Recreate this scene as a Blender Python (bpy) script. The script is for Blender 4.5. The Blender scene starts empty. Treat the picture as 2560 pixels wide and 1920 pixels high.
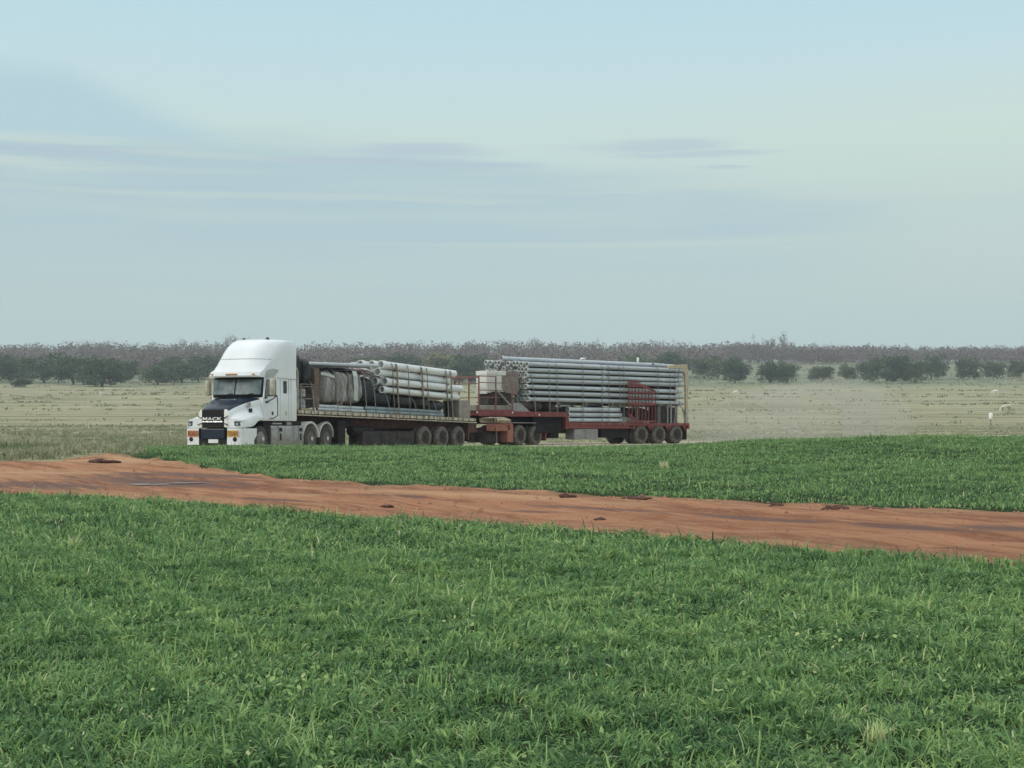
import bpy, bmesh, math, random
import numpy as np
from mathutils import Vector, Matrix, Euler
R = math.radians
PI = math.pi
random.seed(7)
rs = np.random.RandomState(11)
S = bpy.context.scene
COL = S.collection

# ------------------------------------------------------------------ camera
FPX, CX, HY, CZ = 3700.0, 1280.0, 1075.0, 1.7      # 52 mm lens, level, eye 1.7 m above the grass
cam = bpy.data.cameras.new('camera')
cam.sensor_width = 36.0
cam.lens = FPX / 2560 * 36
cam.shift_y = (HY - 960) / 2560
cam.clip_start = 0.1
cam.clip_end = 6000
co = bpy.data.objects.new('camera', cam); COL.objects.link(co)
co.location = (0, 0, CZ); co.rotation_euler = (R(90), 0, 0)
S.camera = co

# ------------------------------------------------------------------ node helpers
class NT:
    def __init__(s, nt): s.nt = nt; s.n = nt.nodes; s.l = nt.links
    def new(s, t, **k):
        n = s.n.new(t)
        for a, b in k.items(): setattr(n, a, b)
        return n
    def put(s, sock, v):
        if hasattr(v, 'is_output') or isinstance(v, bpy.types.NodeSocket): s.l.new(v, sock)
        elif isinstance(v, (tuple, list)) and len(v) == 3 and sock.type == 'RGBA': sock.default_value = (*v, 1)
        else: sock.default_value = v
    def m(s, op, a, b=None, c=None, clamp=False):
        n = s.new('ShaderNodeMath', operation=op); n.use_clamp = clamp
        s.put(n.inputs[0], a)
        if b is not None: s.put(n.inputs[1], b)
        if c is not None: s.put(n.inputs[2], c)
        return n.outputs[0]
    def ss(s, v, lo, hi):
        n = s.new('ShaderNodeMapRange', interpolation_type='SMOOTHSTEP')
        s.put(n.inputs[0], v); n.inputs[1].default_value = lo; n.inputs[2].default_value = hi
        return n.outputs[0]
    def mix(s, f, a, b, blend='MIX'):
        n = s.new('ShaderNodeMix', data_type='RGBA', blend_type=blend)
        s.put(n.inputs[0], f); s.put(n.inputs[6], a); s.put(n.inputs[7], b)
        return n.outputs[2]
    def noise(s, vec, scale, detail=3, rough=.55, dist=0.0):
        n = s.new('ShaderNodeTexNoise'); n.inputs['Scale'].default_value = scale
        n.inputs['Detail'].default_value = detail; n.inputs['Roughness'].default_value = rough
        n.inputs['Distortion'].default_value = dist
        if vec is not None: s.l.new(vec, n.inputs['Vector'])
        return n.outputs[0]
    def scl(s, vec, sc):
        n = s.new('ShaderNodeVectorMath', operation='MULTIPLY'); s.l.new(vec, n.inputs[0]); n.inputs[1].default_value = sc
        return n.outputs[0]

# ------------------------------------------------------------------ world
SUN_EL, SUN_AZ = 38.0, -128.0       # azimuth from +Y, clockwise: low behind the camera, to the left
w = bpy.data.worlds.new('World'); S.world = w; w.use_nodes = True
T = NT(w.node_tree); T.n.clear()
out = T.new('ShaderNodeOutputWorld'); bg = T.new('ShaderNodeBackground')
T.l.new(bg.outputs[0], out.inputs[0])
sky = T.new('ShaderNodeTexSky', sky_type='NISHITA', sun_disc=False)
sky.sun_elevation = R(SUN_EL); sky.sun_rotation = R(SUN_AZ); sky.air_density = 1.0; sky.dust_density = 2.0
tc = T.new('ShaderNodeTexCoord'); g = tc.outputs['Generated']
sep = T.new('ShaderNodeSeparateXYZ'); T.l.new(g, sep.inputs[0])
X, Y, Z = sep.outputs
el = T.m('MULTIPLY', T.m('ARCSINE', Z), 180 / PI)                 # elevation, degrees
az = T.m('MULTIPLY', T.m('ARCTAN2', X, Y), 180 / PI)              # azimuth, degrees
cmb = T.new('ShaderNodeCombineXYZ'); T.l.new(az, cmb.inputs[0]); T.l.new(el, cmb.inputs[1])
uv = cmb.outputs[0]
ramp = T.new('ShaderNodeValToRGB')
T.l.new(T.m('MULTIPLY', el, 1 / 40.0, clamp=True), ramp.inputs[0])
er = ramp.color_ramp
stops = [(0.0, (.49, .60, .60)), (3.2, (.445, .575, .585)), (5.5, (.455, .585, .585)), (8.5, (.49, .625, .61)), (11.0, (.545, .695, .66)), (13.5, (.52, .69, .73)), (16.5, (.465, .675, .745)), (26.0, (.70, .84, .90)), (40.0, (.95, 1.02, 1.05))]
for i, (e, c) in enumerate(stops):
    st = er.elements[i] if i < 2 else er.elements.new(e / 40)
    st.position = e / 40; st.color = (*c, 1)
base = ramp.outputs[0]
# warm pale glow to the right
warm = T.m('MULTIPLY', T.ss(az, -4, 20), T.m('MULTIPLY', T.ss(el, 3, 7), T.m('SUBTRACT', 1.0, T.ss(el, 11, 15))))
base = T.mix(T.m('MULTIPLY', warm, .30), base, (.61, .70, .60))
# warp of the cloud field
wx = T.m('MULTIPLY', T.m('SUBTRACT', T.noise(T.scl(uv, (.10, .9, 1)), 1.0, 5, .6), .5), 1.6)
wy = T.m('MULTIPLY', T.m('SUBTRACT', T.noise(T.scl(uv, (.22, 1.6, 1)), 1.0, 5, .6), .5), 2.0)
elw = T.m('ADD', el, wx)
azw = T.m('ADD', az, T.m('MULTIPLY', wy, 2.5))
def px2(x, y): return math.degrees(math.atan((x - 1280) / FPX)), math.degrees(math.atan((1075 - y) / FPX))
def blob(x, y, rx, ry, soft=.6):
    a0, e0 = px2(x, y); ra = rx / FPX * 57.3; re = ry / FPX * 57.3
    u = T.m('DIVIDE', T.m('SUBTRACT', azw, a0), ra); v = T.m('DIVIDE', T.m('SUBTRACT', T.m('ADD', el, T.m('MULTIPLY', wx, .35)), e0), re)
    d = T.m('SQRT', T.m('ADD', T.m('MULTIPLY', u, u), T.m('MULTIPLY', v, v)))
    return T.m('SUBTRACT', 1.0, T.ss(d, 1 - soft, 1 + soft * .3))
# broad blue-grey bank from y 385 to 660, thinning to the right
top_e = T.m('SUBTRACT', 11.2, T.m('MULTIPLY', T.ss(az, -12, 16), 2.2))
bank = T.m('MULTIPLY', T.m('SUBTRACT', 1.0, T.ss(T.m('SUBTRACT', elw, top_e), -.9, .5)), T.ss(elw, 4.2, 8.0))
bank = T.m('MULTIPLY', bank, T.m('SUBTRACT', 1.0, T.m('MULTIPLY', T.ss(azw, 8, 17), .8)))
streak = T.ss(T.noise(T.scl(uv, (.055, 1.15, 1)), 1.0, 4, .55), .40, .72)
bank = T.m('MULTIPLY', bank, T.m('SUBTRACT', 1.0, T.m('MULTIPLY', streak, .6)))
c1 = T.mix(T.m('MULTIPLY', bank, .95), base, (.412, .555, .605))
# pale cream streaks above and inside the bank
s2 = T.m('MULTIPLY', T.ss(T.noise(T.scl(uv, (.07, 1.9, 1)), 1.0, 3, .5), .53, .72), T.m('MULTIPLY', T.ss(el, 8.0, 9.6), T.m('SUBTRACT', 1.0, T.ss(el, 10.6, 12.0))))
c1 = T.mix(T.m('MULTIPLY', s2, .65), c1, (.565, .675, .625))
pl = None
for b in [(520, 497, 760, 10), (1000, 503, 420, 7), (430, 402, 400, 9), (120, 383, 200, 6), (760, 408, 260, 6), (2300, 500, 500, 22), (1800, 470, 260, 9), (1500, 612, 700, 10)]:
    v = blob(*b); pl = v if pl is None else T.m('MAXIMUM', pl, v)
c1 = T.mix(T.m('MULTIPLY', pl, .42), c1, (.555, .655, .60))
wedge_top = T.m('MINIMUM', 13.5, T.m('SUBTRACT', 14.4, T.m('MULTIPLY', T.m('ADD', az, 19.0), .40)))
wd = T.m('MULTIPLY', T.m('SUBTRACT', 1.0, T.ss(T.m('SUBTRACT', T.m('ADD', el, T.m('MULTIPLY', wx, .3)), wedge_top), -1.1, .35)), T.m('MULTIPLY', T.ss(el, 10.5, 11.1), T.m('SUBTRACT', 1.0, T.ss(az, -11.2, -9.0))))
c1 = T.mix(T.m('MULTIPLY', wd, .85), c1, (.43, .60, .665))
cl = None
for b in [(1050, 375, 210, 17), (900, 402, 300, 13), (1180, 412, 190, 11), (1640, 368, 230, 20), (1750, 392, 220, 11), (1790, 425, 110, 6), (150, 405, 230, 14)]:
    v = blob(*b)
    cl = v if cl is None else T.m('MAXIMUM', cl, v)
c1 = T.mix(T.m('MULTIPLY', cl, .55), c1, (.42, .51, .62))
low = T.m('MULTIPLY', T.ss(T.noise(T.scl(uv, (.05, .8, 1)), 1.0, 3, .5), .42, .68), T.m('SUBTRACT', 1.0, T.ss(el, 4.5, 8.5)))
c1 = T.mix(T.m('MULTIPLY', low, .22), c1, (.50, .62, .58))
skc = T.new('ShaderNodeVectorMath', operation='SCALE'); T.l.new(sky.outputs[0], skc.inputs[0]); skc.inputs['Scale'].default_value = .75
veil = T.new('ShaderNodeVectorMath', operation='SCALE'); T.l.new(c1, veil.inputs[0]); veil.inputs['Scale'].default_value = 10.0
fin = T.mix(.93, skc.outputs[0], veil.outputs[0])
below = T.ss(el, -6, -1)
fin = T.mix(below, (1.6, 1.7, 1.1), fin)
T.l.new(fin, bg.inputs[0]); bg.inputs[1].default_value = 0.094

# ------------------------------------------------------------------ sun
sl = bpy.data.lights.new('sun', 'SUN'); sl.energy = 1.3; sl.angle = R(14); sl.color = (1.0, .93, .82)
so = bpy.data.objects.new('sun', sl); COL.objects.link(so)
sd = Vector((math.sin(R(SUN_AZ)) * math.cos(R(SUN_EL)), math.cos(R(SUN_AZ)) * math.cos(R(SUN_EL)), math.sin(R(SUN_EL))))
so.rotation_euler = sd.to_track_quat('Z', 'Y').to_euler(); so.location = sd * 60
S.view_settings.view_transform = 'Standard'; S.view_settings.look = 'None'
S.view_settings.exposure = 0.25; S.view_settings.gamma = 1.0; S.view_settings.use_curve_mapping = False
S.cycles.use_denoising = True
S.cycles.max_bounces = 6; S.cycles.diffuse_bounces = 3; S.cycles.volume_bounces = 0; S.cycles.transparent_max_bounces = 8
S.cycles.volume_step_rate = 4.0

# ------------------------------------------------------------------ object helpers
def tag(o, label=None, cat=None, group=None, kind=None):
    if label: o['label'] = label
    if cat: o['category'] = cat
    if group: o['group'] = group
    if kind: o['kind'] = kind
    return o
def lvh(p): return (p[0], -p[1], p[2])         # vehicle coordinates: L rearward, v to the near side, h up
class MB:
    """collects simple shapes in (L, v, h) and links them as ONE mesh object"""
    def __init__(s): s.v = []; s.f = []
    def add(s, vs, fs):
        b = len(s.v); s.v += [lvh(p) for p in vs]; s.f += [tuple(b + i for i in f) for f in fs]; return s
    def box(s, l0, l1, v0, v1, h0, h1, sl=0.0, sh=0.0):
        """axis box; h may differ at the two ends of L by sl (top and bottom)"""
        vs = [(l0, v0, h0), (l1, v0, h0 + sl), (l1, v1, h0 + sl), (l0, v1, h0), (l0, v0, h1), (l1, v0, h1 + sl), (l1, v1, h1 + sl), (l0, v1, h1)]
        return s.add(vs, [(0, 3, 2, 1), (4, 5, 6, 7), (0, 1, 5, 4), (1, 2, 6, 5), (2, 3, 7, 6), (3, 0, 4, 7)])
    def tube(s, pts, r, n=8, r2=None):
        pts = [Vector(p) for p in pts]; k = len(pts); vs = []; fs = []
        for i, p in enumerate(pts):
            d = (pts[min(i + 1, k - 1)] - pts[max(i - 1, 0)]).normalized()
            a = d.cross(Vector((0, 0, 1)))
            if a.length < .05: a = d.cross(Vector((0, 1, 0)))
            a.normalize(); b = d.cross(a)
            rr = r if r2 is None else r + (r2 - r) * i / (k - 1)
            for j in range(n):
                t = 2 * PI * j / n; vs.append(tuple(p + a * math.cos(t) * rr + b * math.sin(t) * rr))
        for i in range(k - 1):
            for j in range(n):
                fs.append((i * n + j, i * n + (j + 1) % n, (i + 1) * n + (j + 1) % n, (i + 1) * n + j))
        fs += [tuple(range(n)), tuple((k - 1) * n + j for j in range(n))]
        return s.add(vs, fs)
    def strip(s, pts, wd, th=.006, axis=(1, 0, 0)):
        """flat webbing along pts, width wd along axis"""
        ax = Vector(axis) * wd / 2
        vs = []; fs = []
        for i, p in enumerate(pts):
            p = Vector(p); q = Vector(pts[min(i + 1, len(pts) - 1)]); o = Vector(pts[max(i - 1, 0)])
            nn = (q - o).cross(Vector(axis)).normalized() * th
            vs += [tuple(p - ax), tuple(p + ax), tuple(p + ax + nn), tuple(p - ax + nn)]
        for i in range(len(pts) - 1):
            for j in range(4): fs.append((i * 4 + j, i * 4 + (j + 1) % 4, i * 4 + 4 + (j + 1) % 4, i * 4 + 4 + j))
        fs += [(0, 1, 2, 3), tuple(len(pts) * 4 - 4 + j for j in range(4))]
        return s.add(vs, fs)
    def lathe(s, c, prof, n=28, axis='v', closed=False):
        """prof: (offset along axis, radius)"""
        vs = []; fs = []
        for (o, r) in prof:
            for j in range(n):
                t = 2 * PI * j / n
                if axis == 'v': vs.append((c[0] + r * math.cos(t), c[1] + o, c[2] + r * math.sin(t)))
                elif axis == 'L': vs.append((c[0] + o, c[1] + r * math.cos(t), c[2] + r * math.sin(t)))
                else: vs.append((c[0] + r * math.cos(t), c[1] + r * math.sin(t), c[2] + o))
        k = len(prof)
        for i in range(k if closed else k - 1):
            for j in range(n):
                fs.append((i * n + j, i * n + (j + 1) % n, ((i + 1) % k) * n + (j + 1) % n, ((i + 1) % k) * n + j))
        if not closed:
            if prof[0][1] > 1e-4: fs.append(tuple(range(n)))
            if prof[-1][1] > 1e-4: fs.append(tuple((k - 1) * n + j for j in range(n)))
        return s.add(vs, fs)
    def prism(s, poly, v0, v1):
        """poly of (L, h) extruded from v0 to v1"""
        n = len(poly); vs = [(a, v0, b) for a, b in poly] + [(a, v1, b) for a, b in poly]
        return s.add(vs, [tuple(range(n)), tuple(range(2 * n - 1, n - 1, -1))] + [(i, (i + 1) % n, n + (i + 1) % n, n + i) for i in range(n)])
    def loft(s, secs, cap=True):
        n = len(secs[0]); vs = [p for q in secs for p in q]; fs = []
        for i in range(len(secs) - 1):
            for j in range(n): fs.append((i * n + j, i * n + (j + 1) % n, (i + 1) * n + (j + 1) % n, (i + 1) * n + j))
        if cap: fs += [tuple(range(n)), tuple((len(secs) - 1) * n + j for j in range(n))]
        return s.add(vs, fs)
    def grid(s, rows):
        n = len(rows[0]); vs = [p for q in rows for p in q]
        return s.add(vs, [(i * n + j, i * n + j + 1, (i + 1) * n + j + 1, (i + 1) * n + j) for i in range(len(rows) - 1) for j in range(n - 1)])
    def build(s, name, mat, parent=None, smooth=None, bevel=0, subsurf=0, solid=0):
        me = bpy.data.meshes.new(name); me.from_pydata(s.v, [], s.f)
        bm = bmesh.new(); bm.from_mesh(me)
        bmesh.ops.remove_doubles(bm, verts=bm.verts, dist=1e-5)
        bmesh.ops.recalc_face_normals(bm, faces=bm.faces); bm.to_mesh(me); bm.free()
        me.materials.append(mat)
        o = bpy.data.objects.new(name, me); COL.objects.link(o)
        if smooth:
            for p in me.polygons: p.use_smooth = True
            me.set_sharp_from_angle(angle=R(smooth))
        if solid:
            m = o.modifiers.new('solid', 'SOLIDIFY'); m.thickness = solid
        if subsurf:
            m = o.modifiers.new('sub', 'SUBSURF'); m.levels = m.render_levels = subsurf
        if bevel:
            m = o.modifiers.new('bevel', 'BEVEL'); m.width = bevel; m.segments = 2; m.limit_method = 'ANGLE'; m.angle_limit = R(40)
        if parent is not None: o.parent = parent
        return o
def empty(name, mat=None, parent=None, loc=None):
    o = bpy.data.objects.new(name, None); COL.objects.link(o); o.empty_display_size = .3
    if mat is not None: o.matrix_world = mat
    if loc is not None: o.location = loc
    if parent is not None: o.parent = parent
    return o
def frame(nx, ny, phi, v, z):
    r = Vector((math.sin(phi), math.cos(phi))); n = Vector((math.cos(phi), -math.sin(phi)))
    o = Vector((nx, ny)) - n * v
    return Matrix.Translation((o.x, o.y, z)) @ Matrix.Rotation(PI / 2 - phi, 4, 'Z')
# vehicle frames: a point on the near tyre face of the reference axle, heading of the rearward axis, ground height
M_PM = frame(-9.97, 58.7, R(20.5), 1.15, .80)
M_T1 = frame(-4.07, 69.8, R(32), 1.2, .84)
M_DO = frame(.45, 76.0, R(36), 1.2, .92)
M_T2 = frame(7.2, 82.0, R(49), 1.2, .93)
def at(M, L, v, h, yaw=0.0, pitch=0.0, roll=0.0):
    return M @ Matrix.Translation(lvh((L, v, h))) @ Matrix.Rotation(yaw, 4, 'Z') @ Matrix.Rotation(pitch, 4, 'Y') @ Matrix.Rotation(roll, 4, 'X')
def copy_tree(o, parent=None):
    c = o.copy(); COL.objects.link(c)
    if parent is not None: c.parent = parent
    for ch in list(o.children): copy_tree(ch, c)
    return c

# ------------------------------------------------------------------ materials
def mat(name, col, rough=.6, metal=0.0, nz=6.0, amt=.15, col2=None, dust=None, coat=0.0, bump=0.0, coord='Object', spec=.5, stretch=None, vary=0.0):
    m = bpy.data.materials.new(name); m.use_nodes = True
    T = NT(m.node_tree); b = T.n['Principled BSDF']
    tc = T.new('ShaderNodeTexCoord'); vec = tc.outputs[coord]
    if stretch: vec = T.scl(vec, stretch)
    n1 = T.noise(vec, nz, 5, .6)
    f = T.ss(n1, .3, .72)
    c = col2 if col2 else tuple(x * (1 - amt * 1.6) for x in col)
    c = T.mix(f, c, col)
    if vary:
        oi = T.new('ShaderNodeObjectInfo'); c = T.mix(T.m('MULTIPLY', oi.outputs['Random'], vary), c, tuple(x * .62 for x in col))
        sc = T.ss(T.noise(T.scl(vec, (.5, 6, 6)), 2.0, 5, .7), .56, .70); c = T.mix(T.m('MULTIPLY', sc, .45), c, (.22, .16, .12))
    if dust:
        dc, da, dh = dust           # dust colour, amount, height (local z) below which it is thickest
        geo = T.new('ShaderNodeNewGeometry'); sp = T.new('ShaderNodeSeparateXYZ'); T.l.new(geo.outputs['Position'], sp.inputs[0])
        hh = T.m('SUBTRACT', 1.0, T.ss(sp.outputs[2], .8 + dh * .35, .8 + dh * 1.4))
        df = T.m('MULTIPLY', T.m('MULTIPLY', T.ss(T.noise(vec, nz * .7, 6, .65), .25, .75), da), T.m('ADD', T.m('MULTIPLY', hh, .75), .25))
        c = T.mix(df, c, dc)
        T.l.new(T.m('ADD', T.m('MULTIPLY', df, .5), rough, clamp=True), b.inputs['Roughness'])
    else:
        T.l.new(T.m('ADD', T.m('MULTIPLY', n1, .2), rough - .1, clamp=True), b.inputs['Roughness'])
    T.l.new(c, b.inputs['Base Color']); b.inputs['Metallic'].default_value = metal
    b.inputs['Specular IOR Level'].default_value = spec
    if coat: b.inputs['Coat Weight'].default_value = coat; b.inputs['Coat Roughness'].default_value = .08
    if bump:
        bp = T.new('ShaderNodeBump'); bp.inputs['Strength'].default_value = 1.0; bp.inputs['Distance'].default_value = bump
        T.l.new(T.noise(vec, nz * 3, 6, .6), bp.inputs['Height']); T.l.new(bp.outputs[0], b.inputs['Normal'])
    return m
DUST = (.34, .27, .20)
M = {}
M['white'] = mat('white_paint', (.78, .80, .82), .28, nz=1.3, amt=.05, dust=(DUST, .22, 1.6), coat=.5)
M['navy'] = mat('navy_paint', (.008, .018, .042), .35, nz=2, amt=.2, dust=(DUST, .02, 2), coat=.15, spec=.3)
M['black'] = mat('black_plastic', (.010, .010, .013), .5, nz=8, amt=.3, dust=(DUST, .05, 1.5), spec=.25)
M['chrome'] = mat('chrome_trim', (.75, .76, .78), .18, metal=1.0, nz=5, amt=.06)
M['alu'] = mat('dusty_aluminium', (.42, .425, .42), .36, metal=.65, nz=3, amt=.25, dust=(DUST, .55, 1.0), stretch=(1, 1, 2))
M['glass'] = mat('cab_glass', (.16, .205, .205), .16, nz=1.5, amt=.5, coat=.35, spec=.8)  # pale teal base colour holds the reflection of the sky in the panes
M['lampgrey'] = mat('headlamp_glass', (.07, .075, .085), .2, nz=9, amt=.3, coat=.6)
M['lens'] = mat('lamp_lens', (.62, .66, .68), .1, nz=9, amt=.3, coat=1.0)
M['amber'] = mat('amber_lens', (.75, .33, .06), .25, nz=9, amt=.2, coat=.6)
M['yellow_sign'] = mat('sign_yellow', (.62, .33, .06), .5, nz=6, amt=.15, dust=(DUST, .2, 1.2))
M['orange_sign'] = mat('sign_orange', (.52, .19, .07), .5, nz=6, amt=.15, dust=(DUST, .2, 1.2))
M['sign_ink'] = mat('sign_lettering', (.16, .07, .02), .6, nz=6, amt=.1)
M['ink_red'] = mat('sign_lettering_dark', (.20, .05, .03), .6, nz=6, amt=.1)
M['plate'] = mat('number_plate', (.72, .73, .70), .5, nz=12, amt=.06)
M['rubber'] = mat('tyre_rubber', (.04, .038, .036), .85, nz=9, amt=.3, dust=((.20, .165, .13), .45, 1.1))
M['rubber_dusty'] = mat('dusty_tyre', (.075, .069, .063), .9, nz=7, amt=.3, dust=((.27, .225, .18), .75, 1.3))
M['rim'] = mat('dusty_rim', (.30, .29, .27), .5, nz=7, amt=.25, dust=((.2, .17, .14), .6, 1.0))
M['rim_dark'] = mat('dirty_rim', (.030, .020, .018), .8, nz=7, amt=.4, dust=((.14, .10, .08), .3, 1.0))
M['rim_hub'] = mat('hub_bright', (.62, .61, .57), .4, nz=7, amt=.1)
M['rim_drive'] = mat('drive_rim', (.13, .12, .11), .5, nz=7, amt=.4, dust=(DUST, .3, 1.0))
M['cream'] = mat('cream_mudguard', (.72, .70, .63), .5, nz=5, amt=.15, dust=(DUST, .5, 1.0))
M['creamsteel'] = mat('cream_steel', (.58, .53, .42), .6, nz=6, amt=.3, dust=((.25, .16, .10), .4, 2.5))
M['tan'] = mat('tan_steel', (.56, .47, .32), .55, nz=3, amt=.2, dust=((.28, .20, .13), .5, 3))
M['slat'] = mat('weathered_coaming', (.60, .54, .42), .75, nz=3.5, amt=.3, col2=(.36, .29, .21))
M['chassis'] = mat('chassis_black', (.012, .012, .015), .7, nz=5, amt=.3, dust=((.12, .09, .075), .25, 1.2), spec=.2)
M['under'] = mat('dusty_under_box', (.022, .021, .022), .85, nz=3, amt=.3, dust=((.13, .11, .09), .5, 1.1))
M['redbeam'] = mat('dusty_red_beam', (.075, .018, .018), .7, nz=4, amt=.4, dust=((.17, .10, .085), .7, 1.6))
M['red'] = mat('trailer_red', (.24, .034, .038), .5, nz=3.5, amt=.3, dust=((.30, .13, .10), .55, 1.9))
M['redrust'] = mat('rust_red_rail', (.25, .095, .080), .7, nz=6, amt=.35, dust=((.34, .22, .18), .5, 3))
M['redclay'] = mat('mudguard_clay_red', (.36, .12, .085), .8, nz=3, amt=.2, dust=((.42, .22, .15), .6, 1.3))
M['pvc'] = mat('white_pvc', (.80, .81, .81), .38, nz=1.4, amt=.06, coat=.2, dust=((.40, .33, .26), .08, 4), vary=.35)
M['pvc_in'] = mat('pvc_inside', (.30, .27, .24), .7, nz=4, amt=.2)
M['gal'] = mat('galvanised_pipe', (.58, .62, .66), .34, metal=.2, nz=1.1, amt=.14, dust=((.33, .29, .25), .25, 4), vary=.8)
M['gal2'] = mat('galvanised_flange', (.66, .66, .62), .5, metal=.1, nz=6, amt=.15)
M['galend'] = mat('pipe_collar', (.36, .35, .35), .6, metal=.2, nz=6, amt=.3)
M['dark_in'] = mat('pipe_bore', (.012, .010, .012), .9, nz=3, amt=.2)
M['polyblack'] = mat('black_poly_wrap', (.009, .010, .015), .45, nz=4, amt=.4, bump=.03)
M['wrap'] = mat('dusty_plastic_wrap', (.47, .45, .42), .42, nz=2.6, amt=.3, col2=(.19, .165, .15), bump=.08, stretch=(3.5, 3.5, .7))
M['wrapwhite'] = mat('white_plastic_sheet', (.56, .58, .56), .45, nz=4, amt=.15, bump=.02)
M['teal'] = mat('grey_green_pipe', (.27, .34, .36), .45, nz=3, amt=.25, metal=.15)
M['jug'] = mat('clear_drum', (.42, .48, .50), .2, nz=5, amt=.35, coat=.8)
M['strap'] = mat('worn_webbing', (.26, .20, .15), .85, nz=9, amt=.3)
M['rope'] = mat('grey_rope', (.30, .29, .28), .85, nz=12, amt=.3)
M['timber'] = mat('weathered_timber', (.28, .19, .15), .85, nz=5, amt=.3)
M['board'] = mat('grey_board', (.33, .29, .25), .85, nz=4, amt=.2)
M['mwhite'] = mat('machine_white', (.72, .71, .66), .5, nz=2.5, amt=.1, dust=((.45, .38, .30), .35, 4))
M['mrust'] = mat('dusty_machine_panel', (.27, .22, .20), .85, nz=3.5, amt=.3, col2=(.17, .12, .11))
M['mdark'] = mat('machine_dark', (.016, .014, .015), .7, nz=6, amt=.4, dust=((.2, .15, .12), .3, 4))
M['steelgrey'] = mat('grey_steel', (.33, .31, .30), .6, metal=.2, nz=4, amt=.2)
M['rag'] = mat('tan_canvas', (.48, .41, .29), .85, nz=6, amt=.25, bump=.02)
M['lampred'] = mat('red_lamp', (.30, .02, .02), .3, nz=6, amt=.2, coat=.5)
M['reflector'] = mat('white_reflector', (.85, .82, .80), .3, nz=8, amt=.05)

# ------------------------------------------------------------------ terrain
PY = np.array([-400, -60, 0, 10, 20, 30, 40, 45, 48.5, 53, 58, 70, 90, 120, 160, 240, 340, 500, 600, 700, 900, 1100, 1180, 1260, 1400, 1700.])
PZ = np.array([-6, -1.3, 0, .235, .485, .745, 1.0, 1.14, 1.15, .84, .775, .83, .97, 1.42, 2.25, 4.5, 8.0, 14.8, 19.7, 25.2, 38.5, 52.5, 56.5, 57.5, 54, 40])
def sm(x, a, b):
    t = np.clip((x - a) / (b - a), 0, 1); return t * t * (3 - 2 * t)
_ph = rs.rand(40) * 6.28
def vnoise(x, y, s, k=0):
    """cheap smooth noise in about [-1, 1]"""
    x = x / s; y = y / s
    return (np.sin(x * 1.7 + y * .9 + _ph[k]) + np.sin(-x * 1.1 + y * 2.3 + _ph[k + 1]) + np.sin(x * 2.9 - y * 1.3 + _ph[k + 2]) * .7 + np.sin(x * .6 + y * 3.7 + _ph[k + 3]) * .5 + np.sin(x * 4.3 + y * 3.1 + _ph[k + 4]) * .4) / 2.6
def P(y):
    # smoothed profile
    return (np.interp(y - 1.2, PY, PZ) + np.interp(y + 1.2, PY, PZ) + 2 * np.interp(y, PY, PZ)) / 4
NEARE = np.array([(-1500, 1215), (-400, 1228), (0, 1234), (289, 1246), (503, 1256), (637, 1271), (868, 1292), (1157, 1307), (1280, 1315), (1569, 1334), (1859, 1362), (2148, 1389), (2322, 1402), (2560, 1418), (3200, 1460), (4500, 1560)], float)
FARE = np.array([(-1500, 1165), (-400, 1158), (0, 1155), (139, 1149), (191, 1140), (249, 1132), (301, 1134), (405, 1149), (492, 1164), (579, 1181), (723, 1197), (868, 1207), (1100, 1218), (1280, 1225), (1483, 1236), (1714, 1248), (1974, 1259), (2206, 1268), (2560, 1278), (3200, 1292), (4500, 1330)], float)
def trackless(x, y):
    return sm(y - (25 - .55 * x), 1, 6)
def g0(x, y):
    z = P(y)
    # the bank beyond the track stands higher to the right; a low mound of soil at the left
    z = z + .30 * sm(x, 2, 13) * sm(y, 30, 45) * (1 - sm(y, 49, 60))
    z = z + .17 * np.exp(-((x + 10.9) / 2.3) ** 2 - ((y - 41) / 2.6) ** 2)
    z = z - .05 * sm(-x, 6, 12) * sm(y, 38, 47) * (1 - sm(y, 50, 56))
    z = z + (.035 * vnoise(x, y, 4.5, 0) + .022 * vnoise(x, y, 1.3, 7) + (.035 * vnoise(x, y, 2.1, 17) + .02 * vnoise(x, y, .7, 27)) * sm(y, 22, 34) * (trackless(x, y))) * sm(y, 5, 12) * (1 - sm(y, 50, 56))
    z = z + .05 * vnoise(x, y, 9, 6) * sm(y, 58, 90) + .5 * vnoise(x, y, 120, 12) * sm(y, 130, 400)
    # low ridges that run across the pasture
    for yy, hgt, wd in ((150, .22, 5), (205, .3, 7), (285, .4, 9), (380, .6, 14)):
        yc = yy + 9 * np.sin(x / 60 + yy) + x * .12
        z = z + hgt * np.exp(-((y - yc) / wd) ** 2) * sm(x, -500, -20 if yy > 150 else 0)
    return z
def trackmask(x, y):
    """1 inside the dirt track (both edges wander), 0 outside"""
    y_ = np.maximum(y, 6)
    px = 1280 + 3700 * x / y_
    py = HY + 3700 * (CZ - g0(x, y)) / y_
    a = np.interp(px, FARE[:, 0], FARE[:, 1]); b = np.interp(px, NEARE[:, 0], NEARE[:, 1])
    wob = 2.5 * vnoise(x, y, 1.1, 20) + 2 * vnoise(x, y, .4, 25)
    mid = (a + b) / 2
    # signed distance towards the inside, in metres of depth
    d = np.minimum(py - a + wob * .5, b - py + wob)
    d = d * y_ / 3700.0 / (1.2 / y_ + .012)
    return np.where(y > 6, d, -9)
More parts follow.
